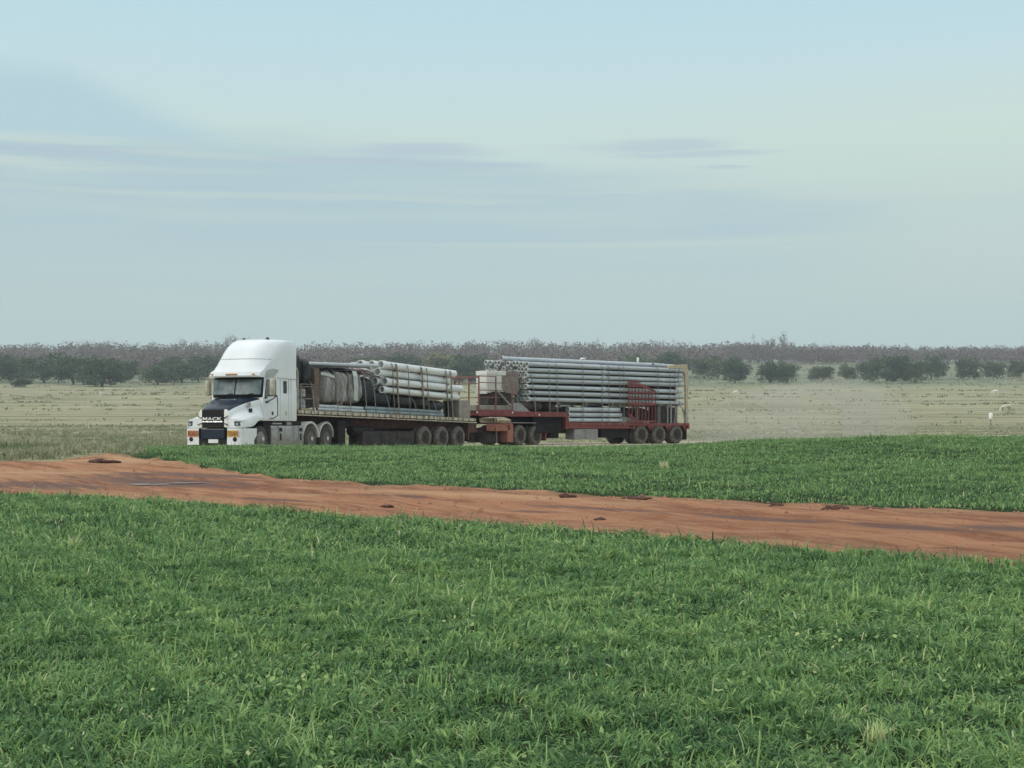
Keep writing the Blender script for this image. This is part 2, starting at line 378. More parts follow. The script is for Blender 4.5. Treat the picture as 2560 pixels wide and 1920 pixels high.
def road_d(x, y):
    """distance from the haul road's centre line"""
    pts = np.array([(-34, 8), (-24, 30), (-13.2, 53.5), (-11.0, 59.1), (-9.3, 63.7), (-5.0, 70.5), (-.7, 77), (5.5, 82.3), (9.5, 85.6), (18, 92.5), (40, 108), (90, 150)])
    d = np.full(np.shape(x), 1e9)
    for (a, b) in zip(pts[2:-1], pts[3:]):
        ab = b - a; t = np.clip(((x - a[0]) * ab[0] + (y - a[1]) * ab[1]) / (ab @ ab), 0, 1)
        d = np.minimum(d, np.hypot(x - a[0] - t * ab[0], y - a[1] - t * ab[1]))
    return d
def ground(x, y):
    z = g0(x, y)
    t = sm(trackmask(x, y), -.1, .9)
    z = z - .05 * t + .022 * t * vnoise(x * .35, y, .45, 30)
    return z
def gz(x, y): return float(ground(np.array([float(x)]), np.array([float(y)]))[0])
def cast(px, py, y0=4.0, y1=1250.0):
    """the ground point seen along a given line of sight (for measuring the place from the photograph)"""
    ys = np.geomspace(y0, y1, 6000); xs = (px - 1280) / 3700 * ys
    pz = HY + 3700 * (CZ - g0(xs, ys)) / ys
    i = np.argmax(pz <= py) if (pz <= py).any() else len(ys) - 1
    return float(xs[i]), float(ys[i])

def np_mesh(name, V, F, mats, attrs=None, smooth=False):
    """V (n,3); F list of int arrays (k, m) of equal-sized faces"""
    me = bpy.data.meshes.new(name)
    V = np.ascontiguousarray(V, dtype=np.float32)
    lt = np.concatenate([np.full(len(f), f.shape[1], dtype=np.int32) for f in F])
    lv = np.concatenate([f.reshape(-1) for f in F]).astype(np.int32)
    me.vertices.add(len(V)); me.vertices.foreach_set('co', V.reshape(-1))
    me.loops.add(len(lv)); me.loops.foreach_set('vertex_index', lv)
    me.polygons.add(len(lt))
    ls = np.concatenate([[0], np.cumsum(lt)[:-1]]).astype(np.int32)
    me.polygons.foreach_set('loop_start', ls)
    if smooth: me.polygons.foreach_set('use_smooth', np.ones(len(lt), dtype=bool))
    for k, a in (attrs or {}).items():
        at_ = me.attributes.new(k, 'FLOAT', 'POINT'); at_.data.foreach_set('value', np.asarray(a, dtype=np.float32))
    me.update(calc_edges=True)
    for m in (mats if isinstance(mats, list) else [mats]): me.materials.append(m)
    return me
def link(name, me, parent=None):
    o = bpy.data.objects.new(name, me); COL.objects.link(o)
    if parent is not None: o.parent = parent
    return o

# ground material: short turf near, olive and straw pasture, greener slope below the wood
def ground_mat():
    m = bpy.data.materials.new('ground'); m.use_nodes = True; T = NT(m.node_tree); b = T.n['Principled BSDF']
    tc = T.new('ShaderNodeTexCoord'); vec = tc.outputs['Object']
    def A(n):
        a = T.new('ShaderNodeAttribute', attribute_name=n); return a.outputs['Fac']
    turf = T.mix(T.ss(T.noise(vec, 3.0, 6), .3, .7), (.014, .026, .010), (.034, .058, .020))  # dark turf colour includes the shade in the gaps between blades
    st = T.noise(T.scl(vec, (.03, .11, 0)), 1.0, 5, .6)
    fine = T.noise(T.scl(vec, (.8, .35, 0)), 1.0, 6, .7)
    past = T.mix(T.ss(st, .36, .62), (.205, .206, .120), (.335, .315, .200))
    past = T.mix(T.m('MULTIPLY', T.ss(fine, .42, .75), .5), past, (.44, .38, .25))
    past = T.mix(T.m('MULTIPLY', T.m('SUBTRACT', 1.0, T.ss(fine, .22, .45)), .55), past, (.11, .12, .055))
    band = T.ss(T.noise(T.scl(vec, (.012, .16, 0)), 1.0, 4, .55), .56, .68)
    past = T.mix(T.m('MULTIPLY', band, .55), past, (.10, .115, .055))
    far = T.mix(T.ss(T.noise(T.scl(vec, (.02, .05, 0)), 1.0, 5, .6), .35, .65), (.135, .165, .105), (.26, .26, .17))
    c = T.mix(A('dry'), turf, past); c = T.mix(A('far'), c, far)
    T.l.new(c, b.inputs['Base Color']); b.inputs['Roughness'].default_value = 1.0; b.inputs['Specular IOR Level'].default_value = .1
    bp = T.new('ShaderNodeBump'); bp.inputs['Distance'].default_value = .25; bp.inputs['Strength'].default_value = .8
    T.l.new(T.noise(T.scl(vec, (1.5, .8, 1)), 1.0, 6, .7), bp.inputs['Height']); T.l.new(bp.outputs[0], b.inputs['Normal'])
    return m
ys = np.concatenate([np.linspace(-300, -10, 14), np.linspace(-6, 4, 8), np.linspace(4.5, 60, 330), np.geomspace(60.4, 1650, 260)])
us = np.linspace(-1, 1, 321); us = np.sign(us) * np.abs(us) ** 1.35
YY, UU = np.meshgrid(ys, us, indexing='ij')
XX = UU * (24 + .72 * np.abs(YY))
ZZ = ground(XX, YY)
dry = sm(YY + 1.5 * vnoise(XX, YY, 3, 3), 48.5, 53); dry = np.maximum(dry, sm(-XX, .25 * YY, .27 * YY) * sm(YY, 33, 36))
farm = sm(YY + 12 * vnoise(XX, YY, 30, 9), 575, 625)
nr, nc = YY.shape
idx = np.arange(nr * nc).reshape(nr, nc)
F4 = np.stack([idx[:-1, :-1], idx[:-1, 1:], idx[1:, 1:], idx[1:, :-1]], -1).reshape(-1, 4)
me = np_mesh('ground', np.stack([XX, YY, ZZ], -1).reshape(-1, 3), [F4], ground_mat(), {'dry': dry.ravel(), 'far': farm.ravel()}, smooth=True)
tag(link('ground', me), kind='structure')

# red earth track: its own sheet over the ground
def track_mat():
    m = bpy.data.materials.new('red_earth'); m.use_nodes = True; T = NT(m.node_tree); b = T.n['Principled BSDF']
    tc = T.new('ShaderNodeTexCoord'); vec = tc.outputs['Object']
    a = T.new('ShaderNodeAttribute', attribute_name='damp').outputs['Fac']
    pale = T.new('ShaderNodeAttribute', attribute_name='pale').outputs['Fac']
    edge = T.new('ShaderNodeAttribute', attribute_name='edge').outputs['Fac']
    rot = T.new('ShaderNodeMapping'); T.l.new(vec, rot.inputs[0]); rot.inputs['Rotation'].default_value = (0, 0, R(46))
    lanes = T.noise(T.scl(rot.outputs[0], (.16, 2.4, 0)), 1.0, 6, .6, .4)
    fine = T.noise(T.scl(rot.outputs[0], (2.6, 6, 0)), 1.0, 8, .8)
    c = T.mix(T.ss(lanes, .34, .66), (.255, .098, .052), (.50, .238, .125))
    c = T.mix(T.m('MULTIPLY', T.ss(fine, .45, .70), .6), c, (.54, .315, .18))
    c = T.mix(T.m('MULTIPLY', T.m('SUBTRACT', 1.0, T.ss(fine, .28, .44)), .7), c, (.13, .052, .034))
    c = T.mix(T.m('MULTIPLY', pale, T.ss(T.noise(T.scl(vec, (.3, 1.1, 0)), 1.0, 4), .25, .6)), c, (.60, .37, .21))
    dm = T.ss(T.m('ADD', a, T.m('MULTIPLY', T.m('SUBTRACT', T.noise(T.scl(rot.outputs[0], (.45, 4.5, 0)), 1.0, 7, .75), .5), 2.6)), .48, .9)
    c = T.mix(T.m('MULTIPLY', dm, .8), c, (.115, .050, .036))
    c = T.mix(T.m('MULTIPLY', edge, T.ss(T.noise(vec, 4.0, 5, .7), .42, .6)), c, (.14, .12, .055))
    T.l.new(c, b.inputs['Base Color'])
    T.l.new(T.m('SUBTRACT', .95, T.m('MULTIPLY', dm, .35)), b.inputs['Roughness']); b.inputs['Specular IOR Level'].default_value = .25
    bp = T.new('ShaderNodeBump'); bp.inputs['Distance'].default_value = .09; bp.inputs['Strength'].default_value = 1.0
    T.l.new(T.m('ADD', T.noise(vec, 9.0, 7, .75), T.m('MULTIPLY', lanes, 1.6)), bp.inputs['Height']); T.l.new(bp.outputs[0], b.inputs['Normal'])
    return m
def ray_y(px, py):
    """vectorised: depth at which g0 meets the sight line"""
    ys_ = np.linspace(9, 52, 1500); o = np.zeros(len(px))
    for i, (a, c) in enumerate(zip(px, py)):
        pz = HY + 3700 * (CZ - g0((a - 1280) / 3700 * ys_, ys_)) / ys_
        k = pz <= c; o[i] = ys_[np.argmax(k)] if k.any() else ys_[-1]
    return o
pxs = np.linspace(-1200, 3900, 420)
pn = np.interp(pxs, NEARE[:, 0], NEARE[:, 1]); pf = np.interp(pxs, FARE[:, 0], FARE[:, 1])
yn, yf = ray_y(pxs, pn), ray_y(pxs, pf)
k = np.ones(5) / 5; yn = np.convolve(np.pad(yn, 2, 'edge'), k, 'valid'); yf = np.convolve(np.pad(yf, 2, 'edge'), k, 'valid')
tt = np.linspace(0, 1, 64)[:, None]
TY = yn[None] * (1 - tt) + yf[None] * tt; TX = (pxs[None] - 1280) / 3700 * TY
wob = .18 * vnoise(TX, TY, .8, 20) + .1 * vnoise(TX, TY, .3, 25)
TY = TY + wob * (np.abs(tt - .5) * 2) ** 4
ruts = .03 * np.sin(tt * 5.2 * PI + .7 * np.sin(TX / 4)) * (1 - (np.abs(tt - .5) * 2) ** 3) + .02 * vnoise(TX * .3, TY, .35, 30)
TZ = ground(TX, TY) + .018 + .045 * np.sin(tt * PI) ** .5 + ruts
PUD = [(370, 1208, 86, .34, 1), (475, 1207, 84, .28, 2)]; PZ_ = []
for px_, py_, w_, dy_, _s in PUD:
    x0, y0 = cast(px_, py_, 9); a_ = w_ / 3700 * y0 / 2
    wgt = np.exp(-(((TX - x0) / (a_ * 1.35)) ** 2 + ((TY - y0) / (dy_ * 1.9)) ** 2) ** 2); zc = float(ground(np.array([x0]), np.array([y0]))[0]) + .055
    TZ = TZ * (1 - wgt) + (zc - .03) * wgt; PZ_.append((x0, y0, a_, zc))
TZ[0] -= .06; TZ[-1] -= .06
PXX = np.broadcast_to(pxs[None], TX.shape); PYY = HY + 3700 * (CZ - TZ) / TY
def el_(x, y, rx, ry, sl=0.0): return np.clip(1.25 - np.sqrt(((PXX - x) / rx) ** 2 + ((PYY - y - (PXX - x) * sl) / ry) ** 2), 0, 1)
damp = np.zeros_like(TX)
for e in [(90, 1213, 290, 17, .02), (420, 1206, 360, 20, .03), (480, 1188, 200, 9, .05), (560, 1190, 160, 8, .06), (330, 1186, 120, 8, 0), (700, 1250, 200, 5, .05), (1500, 1272, 330, 5, .055), (1900, 1298, 330, 8, .06), (2250, 1318, 330, 11, .045), (2500, 1322, 200, 12, .03), (1000, 1240, 150, 5, .05), (1350, 1280, 120, 4, .03)]:
    damp = np.maximum(damp, el_(*e))
pale = np.maximum.reduce([np.broadcast_to((np.abs(tt - .5) * 2) ** 5 * .7, TX.shape), el_(270, 1148, 240, 15), el_(80, 1185, 260, 14), el_(1400, 1250, 300, 6, .05), el_(700, 1235, 160, 5, .05), el_(1150, 1235, 400, 7, .04)]) * .8
edge = np.broadcast_to((np.abs(tt - .5) * 2) ** 10, TX.shape)
nr, nc = TX.shape; idx = np.arange(nr * nc).reshape(nr, nc)
F4 = np.stack([idx[:-1, :-1], idx[:-1, 1:], idx[1:, 1:], idx[1:, :-1]], -1).reshape(-1, 4)
tag(link('dirt_track', np_mesh('dirt_track', np.stack([TX, TY, TZ], -1).reshape(-1, 3), [F4], track_mat(), {'damp': damp.ravel(), 'pale': pale.ravel(), 'edge': edge.ravel()}, smooth=True)), kind='structure')
def track_z(x, y):
    px = 1280 + 3700 * x / y; i = np.interp(px, pxs, np.arange(len(pxs))); i0 = int(i)
    j = int(np.argmin(np.abs(TY[:, i0] - y))); return float(TZ[j, i0])

# pale gravel haul road under the truck
rp = [(-12.7, 55.2), (-11.0, 59.1), (-9.3, 63.7), (-5.0, 70.5), (-.7, 77), (5.5, 82.3), (9.5, 85.6), (18, 92.5), (40, 108), (90, 150)]
pts = []
for i in range(len(rp) - 1):
    a, b = np.array(rp[i]), np.array(rp[i + 1]); n = max(2, int(np.linalg.norm(b - a) / .8))
    pts += [a + (b - a) * t for t in np.linspace(0, 1, n, endpoint=False)]
pts = np.array(pts)
for _ in range(30): pts[1:-1] = (pts[:-2] + pts[2:] + 2 * pts[1:-1]) / 4
tn = np.gradient(pts, axis=0); tn /= np.linalg.norm(tn, axis=1)[:, None]; nn = np.stack([tn[:, 1], -tn[:, 0]], 1)
o_ = np.linspace(-3.6, 3.6, 15)
RX = pts[:, 0][:, None] + nn[:, 0][:, None] * o_; RY = pts[:, 1][:, None] + nn[:, 1][:, None] * o_
RX += .3 * vnoise(RX, RY, 1.5, 8) * (np.abs(o_) > 3.4)
RZ = ground(RX, RY) + .03 - .05 * (np.abs(o_) > 3.4); RZ[:3] -= np.array([.06, .04, .02])[:, None]
nr, nc = RX.shape; idx = np.arange(nr * nc).reshape(nr, nc)
F4 = np.stack([idx[:-1, :-1], idx[:-1, 1:], idx[1:, 1:], idx[1:, :-1]], -1).reshape(-1, 4)
M['gravel'] = mat('pale_road_dust', (.50, .42, .32), .95, nz=.8, amt=.12, bump=.02)
tag(link('haul_road', np_mesh('haul_road', np.stack([RX, RY, RZ], -1).reshape(-1, 3), [F4], M['gravel'], smooth=True)), kind='structure')

# ------------------------------------------------------------------ grass
def grass_mat(name, cols, trans=.35):
    """colours by the tint of each blade: dark, mid, yellow-green, dry"""
    m = bpy.data.materials.new(name); m.use_nodes = True; T = NT(m.node_tree); b = T.n['Principled BSDF']
    t = T.new('ShaderNodeAttribute', attribute_name='tint').outputs['Fac']
    r = T.new('ShaderNodeValToRGB'); T.l.new(t, r.inputs[0])
    for i, (p, c) in enumerate(cols):
        e = r.color_ramp.elements[i] if i < 2 else r.color_ramp.elements.new(p)
        e.position = p; e.color = (*c, 1)
    T.l.new(r.outputs[0], b.inputs['Base Color']); b.inputs['Roughness'].default_value = .5
    b.inputs['Specular IOR Level'].default_value = .22
    tr = T.new('ShaderNodeBsdfTranslucent'); T.l.new(r.outputs[0], tr.inputs[0])
    mx = T.new('ShaderNodeMixShader'); mx.inputs[0].default_value = trans
    T.l.new(b.outputs[0], mx.inputs[1]); T.l.new(tr.outputs[0], mx.inputs[2])
    T.l.new(mx.outputs[0], T.n['Material Output'].inputs[0])
    return m
def blades(px, py, pz, ln, wd, lean, tint, seed):
    """curved blades, 7 vertices each"""
    q = np.random.RandomState(seed); n = len(px)
    a = q.rand(n) * 2 * PI; d = np.stack([np.cos(a), np.sin(a), np.zeros(n)], 1)
    a2 = a + PI / 2 + q.randn(n) * .5; s = np.stack([np.cos(a2), np.sin(a2), q.randn(n) * .25], 1)
    base = np.stack([px, py, pz], 1)
    V = np.zeros((n, 7, 3), np.float32)
    for i, (t, wf) in enumerate(((0, .75), (.38, 1.0), (.72, .75))):
        c = base + d * (ln * lean * t ** 1.7)[:, None]
        c[:, 2] += ln * t * (1 - .55 * lean * t)
        V[:, 2 * i] = c - s * (wd * wf / 2)[:, None]; V[:, 2 * i + 1] = c + s * (wd * wf / 2)[:, None]
    c = base + d * (ln * lean)[:, None]; c[:, 2] += ln * (1 - .62 * lean); V[:, 6] = c
    b = (np.arange(n) * 7)[:, None]
    Q = np.concatenate([b + np.array([0, 1, 3, 2]), b + np.array([2, 3, 5, 4])], 0); Tn = b + np.array([4, 5, 6])
    return V.reshape(-1, 3), Q, Tn, np.repeat(tint, 7)
def scatter(n, y0, y1, k, extra, seed, power=1.0):
    q = np.random.RandomState(seed)
    y = y0 + (y1 - y0) * q.rand(n) ** power; x = (q.rand(n) * 2 - 1) * (k * y + extra)
    return x, y
G_COL = [(0.0, (.034, .086, .036)), (.28, (.105, .215, .085)), (.50, (.215, .370, .132)), (.70, (.38, .53, .185)), (.86, (.55, .66, .27)), (1.0, (.68, .64, .42))]
GM = grass_mat('green_grass', G_COL, .42)
def patch_tint(x, y, q):
    n = len(x)
    big = vnoise(x, y, 2.6, 2) * .16 + vnoise(x, y, .8, 14) * .28 + vnoise(x, y, .22, 31) * .50 + vnoise(x, y, .12, 19) * .35
    t = .425 + .24 * big + .16 * q.randn(n)
    dry = q.rand(n) < .012
    return np.clip(np.where(dry, .97, np.minimum(t, .9)), 0, 1)
VV, QQ, TT, AA = [], [], [], []; off = 0
def push(r):
    global off
    v, q_, t_, a_ = r; VV.append(v); QQ.append(q_ + off); TT.append(t_ + off); AA.append(a_); off += len(v)
def flush(name, m):
    global off
    me = np_mesh(name, np.concatenate(VV), [np.concatenate(QQ), np.concatenate(TT)], m, {'tint': np.concatenate(AA)})
    VV.clear(); QQ.clear(); TT.clear(); AA.clear(); off = 0
    return link(name, me)
NEARSETS = [(80000, 6.2, 10.5, .062, .0085, 1.0), (140000, 10.0, 16, .070, .011, .9), (100000, 15.5, 26, .075, .014, .9)]
q = np.random.RandomState(5)
def green_layer(n, y0, y1, L0, W0, pw, seed, keep):
    n = int(n * 1.32); x, y = scatter(n, y0, y1, .47, 2.5, seed, pw)
    # clump the blades
    kx = np.round(x / .11 + q.randn(n) * .25) * .11; ky = np.round(y / .11 + q.randn(n) * .25) * .11
    x = x * .5 + (kx + q.randn(n) * .03) * .5; y = y * .5 + (ky + q.randn(n) * .03) * .5
    k_ = keep(x, y); x, y = x[k_], y[k_]; n = len(x)
    hn = 1 + .26 * vnoise(x, y, .9, 5) + .40 * vnoise(x, y, .30, 16) + .35 * vnoise(x, y, .16, 21)
    ln = L0 * (1 + .45 * q.rand(n)) * np.clip(hn, .45, 1.9) * 1.25
    tall = q.rand(n) < .03; ln = np.where(tall, ln * 1.7, ln)
    wd = W0 * (.6 + .8 * q.rand(n)); lean = np.clip(.45 + .6 * q.rand(n), 0, 1); lean = np.where(tall, lean * .5, lean)
    push(blades(x, y, ground(x, y) - .01, ln, wd, lean, patch_tint(x, y, q), seed + 100))
offtrack = lambda x, y: trackmask(x, y) < -.12 + .35 * vnoise(x, y, .5, 12) * (vnoise(x, y, 1.7, 28) > .1) + .55 * np.abs(q.randn(len(x))) * (q.rand(len(x)) < .10) + np.where((x > 2.5) & (y < 19), .9 * (vnoise(x, y, .9, 33) > .25) * (q.rand(len(x)) < .5), 0)
def near_side(x, y):
    y_ = np.maximum(y, 6); py = HY + 3700 * (CZ - g0(x, y)) / y_; px = 1280 + 3700 * x / y_
    return offtrack(x, y) & (py > np.interp(px, NEARE[:, 0], NEARE[:, 1]) - 14)
def far_side(x, y):
    y_ = np.maximum(y, 6); py = HY + 3700 * (CZ - g0(x, y)) / y_; px = 1280 + 3700 * x / y_
    return offtrack(x, y) & (py < np.interp(px, FARE[:, 0], FARE[:, 1]) + 8) & (x > -.262 * y - .6 * q.rand(len(x))) & ((x > -.24 * y) | (y > 38))
for i, (n, y0, y1, L0, W0, pw) in enumerate(NEARSETS): green_layer(n, y0, y1, L0, W0, pw, 40 + i, near_side)
n = 4500; x, y = scatter(n, 6.2, 12, .37, 1, 91, .9); k_ = near_side(x, y) & (vnoise(x, y, 1.3, 26) + .8 * q.rand(n) > .35); x, y = x[k_], y[k_]; n = len(x)
a = q.randn(n, 3) * np.array([.5, .5, 1]) + np.array([0, -.5, .8]); a /= np.linalg.norm(a, axis=1)[:, None]; b_ = np.cross(a, q.randn(n, 3)); b_ /= np.linalg.norm(b_, axis=1)[:, None]; c_ = np.cross(a, b_)
C_ = np.stack([x, y, ground(x, y) + .045 + .05 * q.rand(n)], 1); s_ = (.008 + .008 * q.rand(n))[:, None]
V_ = np.stack([C_ - b_ * s_ * 1.5, C_ - b_ * s_ * .3 - c_ * s_ * .8, C_ + b_ * s_ * .9 - c_ * s_ * .55, C_ + b_ * s_ * 1.6, C_ + b_ * s_ * .9 + c_ * s_ * .55, C_ - b_ * s_ * .3 + c_ * s_ * .8], 1).reshape(-1, 3)
i_ = (np.arange(n) * 6)[:, None]; push((V_, np.concatenate([i_ + np.array([0, 1, 2, 3]), i_ + np.array([0, 3, 4, 5])]), np.zeros((0, 3), int), np.repeat(np.clip(.45 + .2 * vnoise(x, y, .6, 9) + .14 * q.randn(n), 0, .92), 6)))
tag(flush('foreground_grass', GM), 'thick short green grass covering the near field', 'grass', kind='stuff')
for i, (n, y0, y1, L0, W0, pw) in enumerate([(90000, 17, 34, .062, .013, .9), (170000, 30, 50, .062, .016, .8)]): green_layer(n, y0, y1, L0, W0, pw, 60 + i, far_side)
tag(flush('bank_grass', GM), 'thick green grass on the low bank behind the red track', 'grass', kind='stuff')
# dry pasture beyond the bank
DM = grass_mat('pasture_grass', [(0.0, (.115, .150, .072)), (.35, (.23, .255, .145)), (.65, (.36, .35, .23)), (1.0, (.50, .46, .32))], .4)
n = 21000; x, y = scatter(n, 36, 150, .38, 3, 77, .85)
edge_y = np.where(x < -.255 * y, 36, 53)
k_ = (y > edge_y) & (road_d(x, y) > 4.2 + q.rand(n)) & (trackmask(x, y) < -.3)
k_ &= (vnoise(x, y, 2.2, 18) + vnoise(x, y, .9, 22) * .6 + q.rand(n) * 1.2 > -.1)
x, y = x[k_], y[k_]
xa, ya = scatter(9000, 33, 54, .38, 3, 78, .9); k_ = (xa < -.25 * ya) & (trackmask(xa, ya) < -.05); x = np.concatenate([x, xa[k_]]); y = np.concatenate([y, ya[k_]]); m_ = 9
left = sm(-x, 0, 12)
hh = (.15 + .10 * q.rand(len(x)) + .14 * np.clip(vnoise(x, y, 3, 10), 0, 1) * left) * (.6 + .4 * left)
tb = np.clip(.50 + .22 * vnoise(x, y, 4, 24) + .12 * sm(x, 8, 20) - .10 * sm(-x, 8, 20) * (1 - sm(y, 60, 75)) + .1 * q.randn(len(x)), 0, 1)
x = np.repeat(x, m_) + q.randn(len(x) * m_) * .10; y = np.repeat(y, m_) + q.randn(len(y) * m_) * .10
hh = np.repeat(hh, m_) * (.6 + .8 * q.rand(len(x))); tb = np.clip(np.repeat(tb, m_) + .12 * q.randn(len(x)), 0, 1)
push(blades(x, y, ground(x, y) - .01, hh, .022 + .022 * q.rand(len(x)), .2 + .6 * q.rand(len(x)), tb, 300))
tag(flush('pasture_grass', DM), 'dry straw and olive tufts of pasture grass beyond the bank', 'grass', kind='stuff')
# pale dry tufts that stand out of the green
def tuft(name, px, py, h, n, label, dy0=4.0, tint=.96, wd=.008, seed=1):
    x0, y0 = cast(px, py, dy0); qq = np.random.RandomState(seed)
    x = qq.randn(n) * h * .18; y = qq.randn(n) * h * .18
    v, a, b, t = blades(x, y, np.zeros(n), h * (.5 + .6 * qq.rand(n)), wd * (.7 + .6 * qq.rand(n)), .1 + .6 * qq.rand(n), np.clip(tint + .06 * qq.randn(n), 0, 1), seed)
    o = link(name, np_mesh(name, v, [a, b], GM, {'tint': t})); o.location = (x0, y0, gz(x0, y0) - .01)
    return tag(o, label, 'grass tuft')
tuft('dry_grass_tuft', 187, 1375, .24, 40, 'pale yellow dry tuft in the green grass below the left end of the track', seed=2)
tuft('dry_grass_tuft', 1662, 1172, .26, 60, 'small straw coloured tuft on the green bank below the rear trailer', 20, .99, .016, seed=3)
tuft('dry_grass_tuft', 2190, 1860, .16, 60, 'yellowish flowering tuft in the near grass at the lower right', seed=4, tint=.9)
tuft('tall_grass_tuft', 1075, 1730, .20, 26, 'taller green tuft with upright blades in the lower middle of the near grass', seed=5, tint=.62)

# clods, puddles
CL = mat('dark_damp_soil', (.13, .058, .038), .9, nz=7, amt=.4, bump=.02)
def clod(px, py, wpx, hpx, label, seed, flat=.35):
    x0, y0 = cast(px, py, 9); s = wpx / 3700 * y0 / 2; h = hpx / 3700 * y0
    bm = bmesh.new(); bmesh.ops.create_icosphere(bm, subdivisions=3, radius=1.0)
    q_ = random.Random(seed)
    o1 = Vector((q_.random() * 9, q_.random() * 9, q_.random() * 9))
    for v in bm.verts:
        p = v.co + o1
        k = 1 + .28 * math.sin(p.x * 2.3 + p.y) + .22 * math.sin(p.y * 3.1 - p.z * 1.7) + .16 * math.sin(p.x * 7 + p.z * 5) + .10 * math.sin(p.x * 15 + p.y * 11)
        v.co = Vector((v.co.x * s * k, v.co.y * s * .55 * k, max(v.co.z, -.3) * h * k))
    me = bpy.data.meshes.new('soil_clod'); bm.to_mesh(me); bm.free(); me.materials.append(CL)
    for p in me.polygons: p.use_smooth = True
    o = link('soil_clod', me); o.location = (x0, y0, track_z(x0, y0) + .01)
    return tag(o, label, 'soil clod')
clod(263, 1153, 74, 11, 'dark flat slab of soil on the red mound at the left', 1)
clod(1422, 1249, 36, 10, 'dark rounded lump of soil at the far edge of the track, leftmost of that row', 2)
clod(1598, 1251, 62, 6, 'long low dark smear of soil at the far edge of the track', 3)
clod(1497, 1299, 24, 5, 'small dark lump of soil near the middle of the track', 4)
clod(1937, 1266, 32, 8, 'brown lump of soil at the far edge of the track below the rear trailer', 5)
clod(2090, 1277, 54, 10, 'peaked dark heap of soil on the track towards the right', 6)
clod(2185, 1278, 60, 5, 'thin low ridge of soil, rightmost along the far edge of the track', 7)
clod(966, 1267, 34, 4, 'small thin dark clod in the left middle of the track', 8)
WM = bpy.data.materials.new('puddle_water'); WM.use_nodes = True; T = NT(WM.node_tree); b = T.n['Principled BSDF']
b.inputs['Base Color'].default_value = (.20, .14, .11, 1); b.inputs['Roughness'].default_value = .22; b.inputs['Specular IOR Level'].default_value = 1.0; b.inputs['IOR'].default_value = 1.5
for (px_, py_, w_, dy, seed), (x0, y0, a, zc) in zip(PUD, PZ_):
    q_ = random.Random(seed); vs = [(0, 0, 0)]; n = 60; ph = [q_.random() * 6 for _ in range(4)]
    for i in range(n):
        t = 2 * PI * i / n; k = 1 + .28 * math.sin(2 * t + ph[3]) + .2 * math.sin(3 * t + ph[0]) + .15 * math.sin(5 * t + ph[1]) + .1 * math.sin(11 * t + ph[2])
        vs.append((a * k * math.cos(t), dy * k * math.sin(t), 0))
    me = bpy.data.meshes.new('puddle'); me.from_pydata(vs, [], [(0, i, i % n + 1) for i in range(1, n + 1)]); me.materials.append(WM)
    o = link('puddle', me); o.location = (x0, y0, zc - .012); tag(o, kind='structure')
# crumbs of loose soil on the track and along its edges
n = 3600; jj = q.randint(0, TX.shape[0], n); ee = q.rand(n) < .55; jj = np.where(ee, np.where(q.rand(n) < .5, q.randint(0, 7, n), TX.shape[0] - 1 - q.randint(0, 7, n)), jj); ii = q.randint(60, TX.shape[1] - 60, n)
C_ = np.stack([TX[jj, ii], TY[jj, ii], TZ[jj, ii]], 1) + np.stack([.12 * q.randn(n), .12 * q.randn(n), np.zeros(n)], 1)
sz = (.007 + .020 * q.rand(n) ** 4)[:, None] * (1 + .6 * (C_[:, 1:2] > 20))
D_ = [(1, 0, 0), (0, 1, 0), (-1, 0, 0), (0, -1, 0), (.1, .1, .8)]
V_ = np.stack([C_ + sz * (np.array(d) * (.7 + .6 * q.rand(n, 1))) for d in D_], 1).reshape(-1, 3); b_ = (np.arange(n) * 5)[:, None]
tag(link('loose_soil', np_mesh('loose_soil', V_, [np.concatenate([b_ + np.array(f) for f in ((0, 1, 4), (1, 2, 4), (2, 3, 4), (3, 0, 4))])], mat('soil_crumbs', (.38, .18, .10), .95, nz=2, amt=.4, col2=(.18, .08, .05)))), 'crumbs of loose red soil scattered on the track', 'loose soil', kind='stuff')

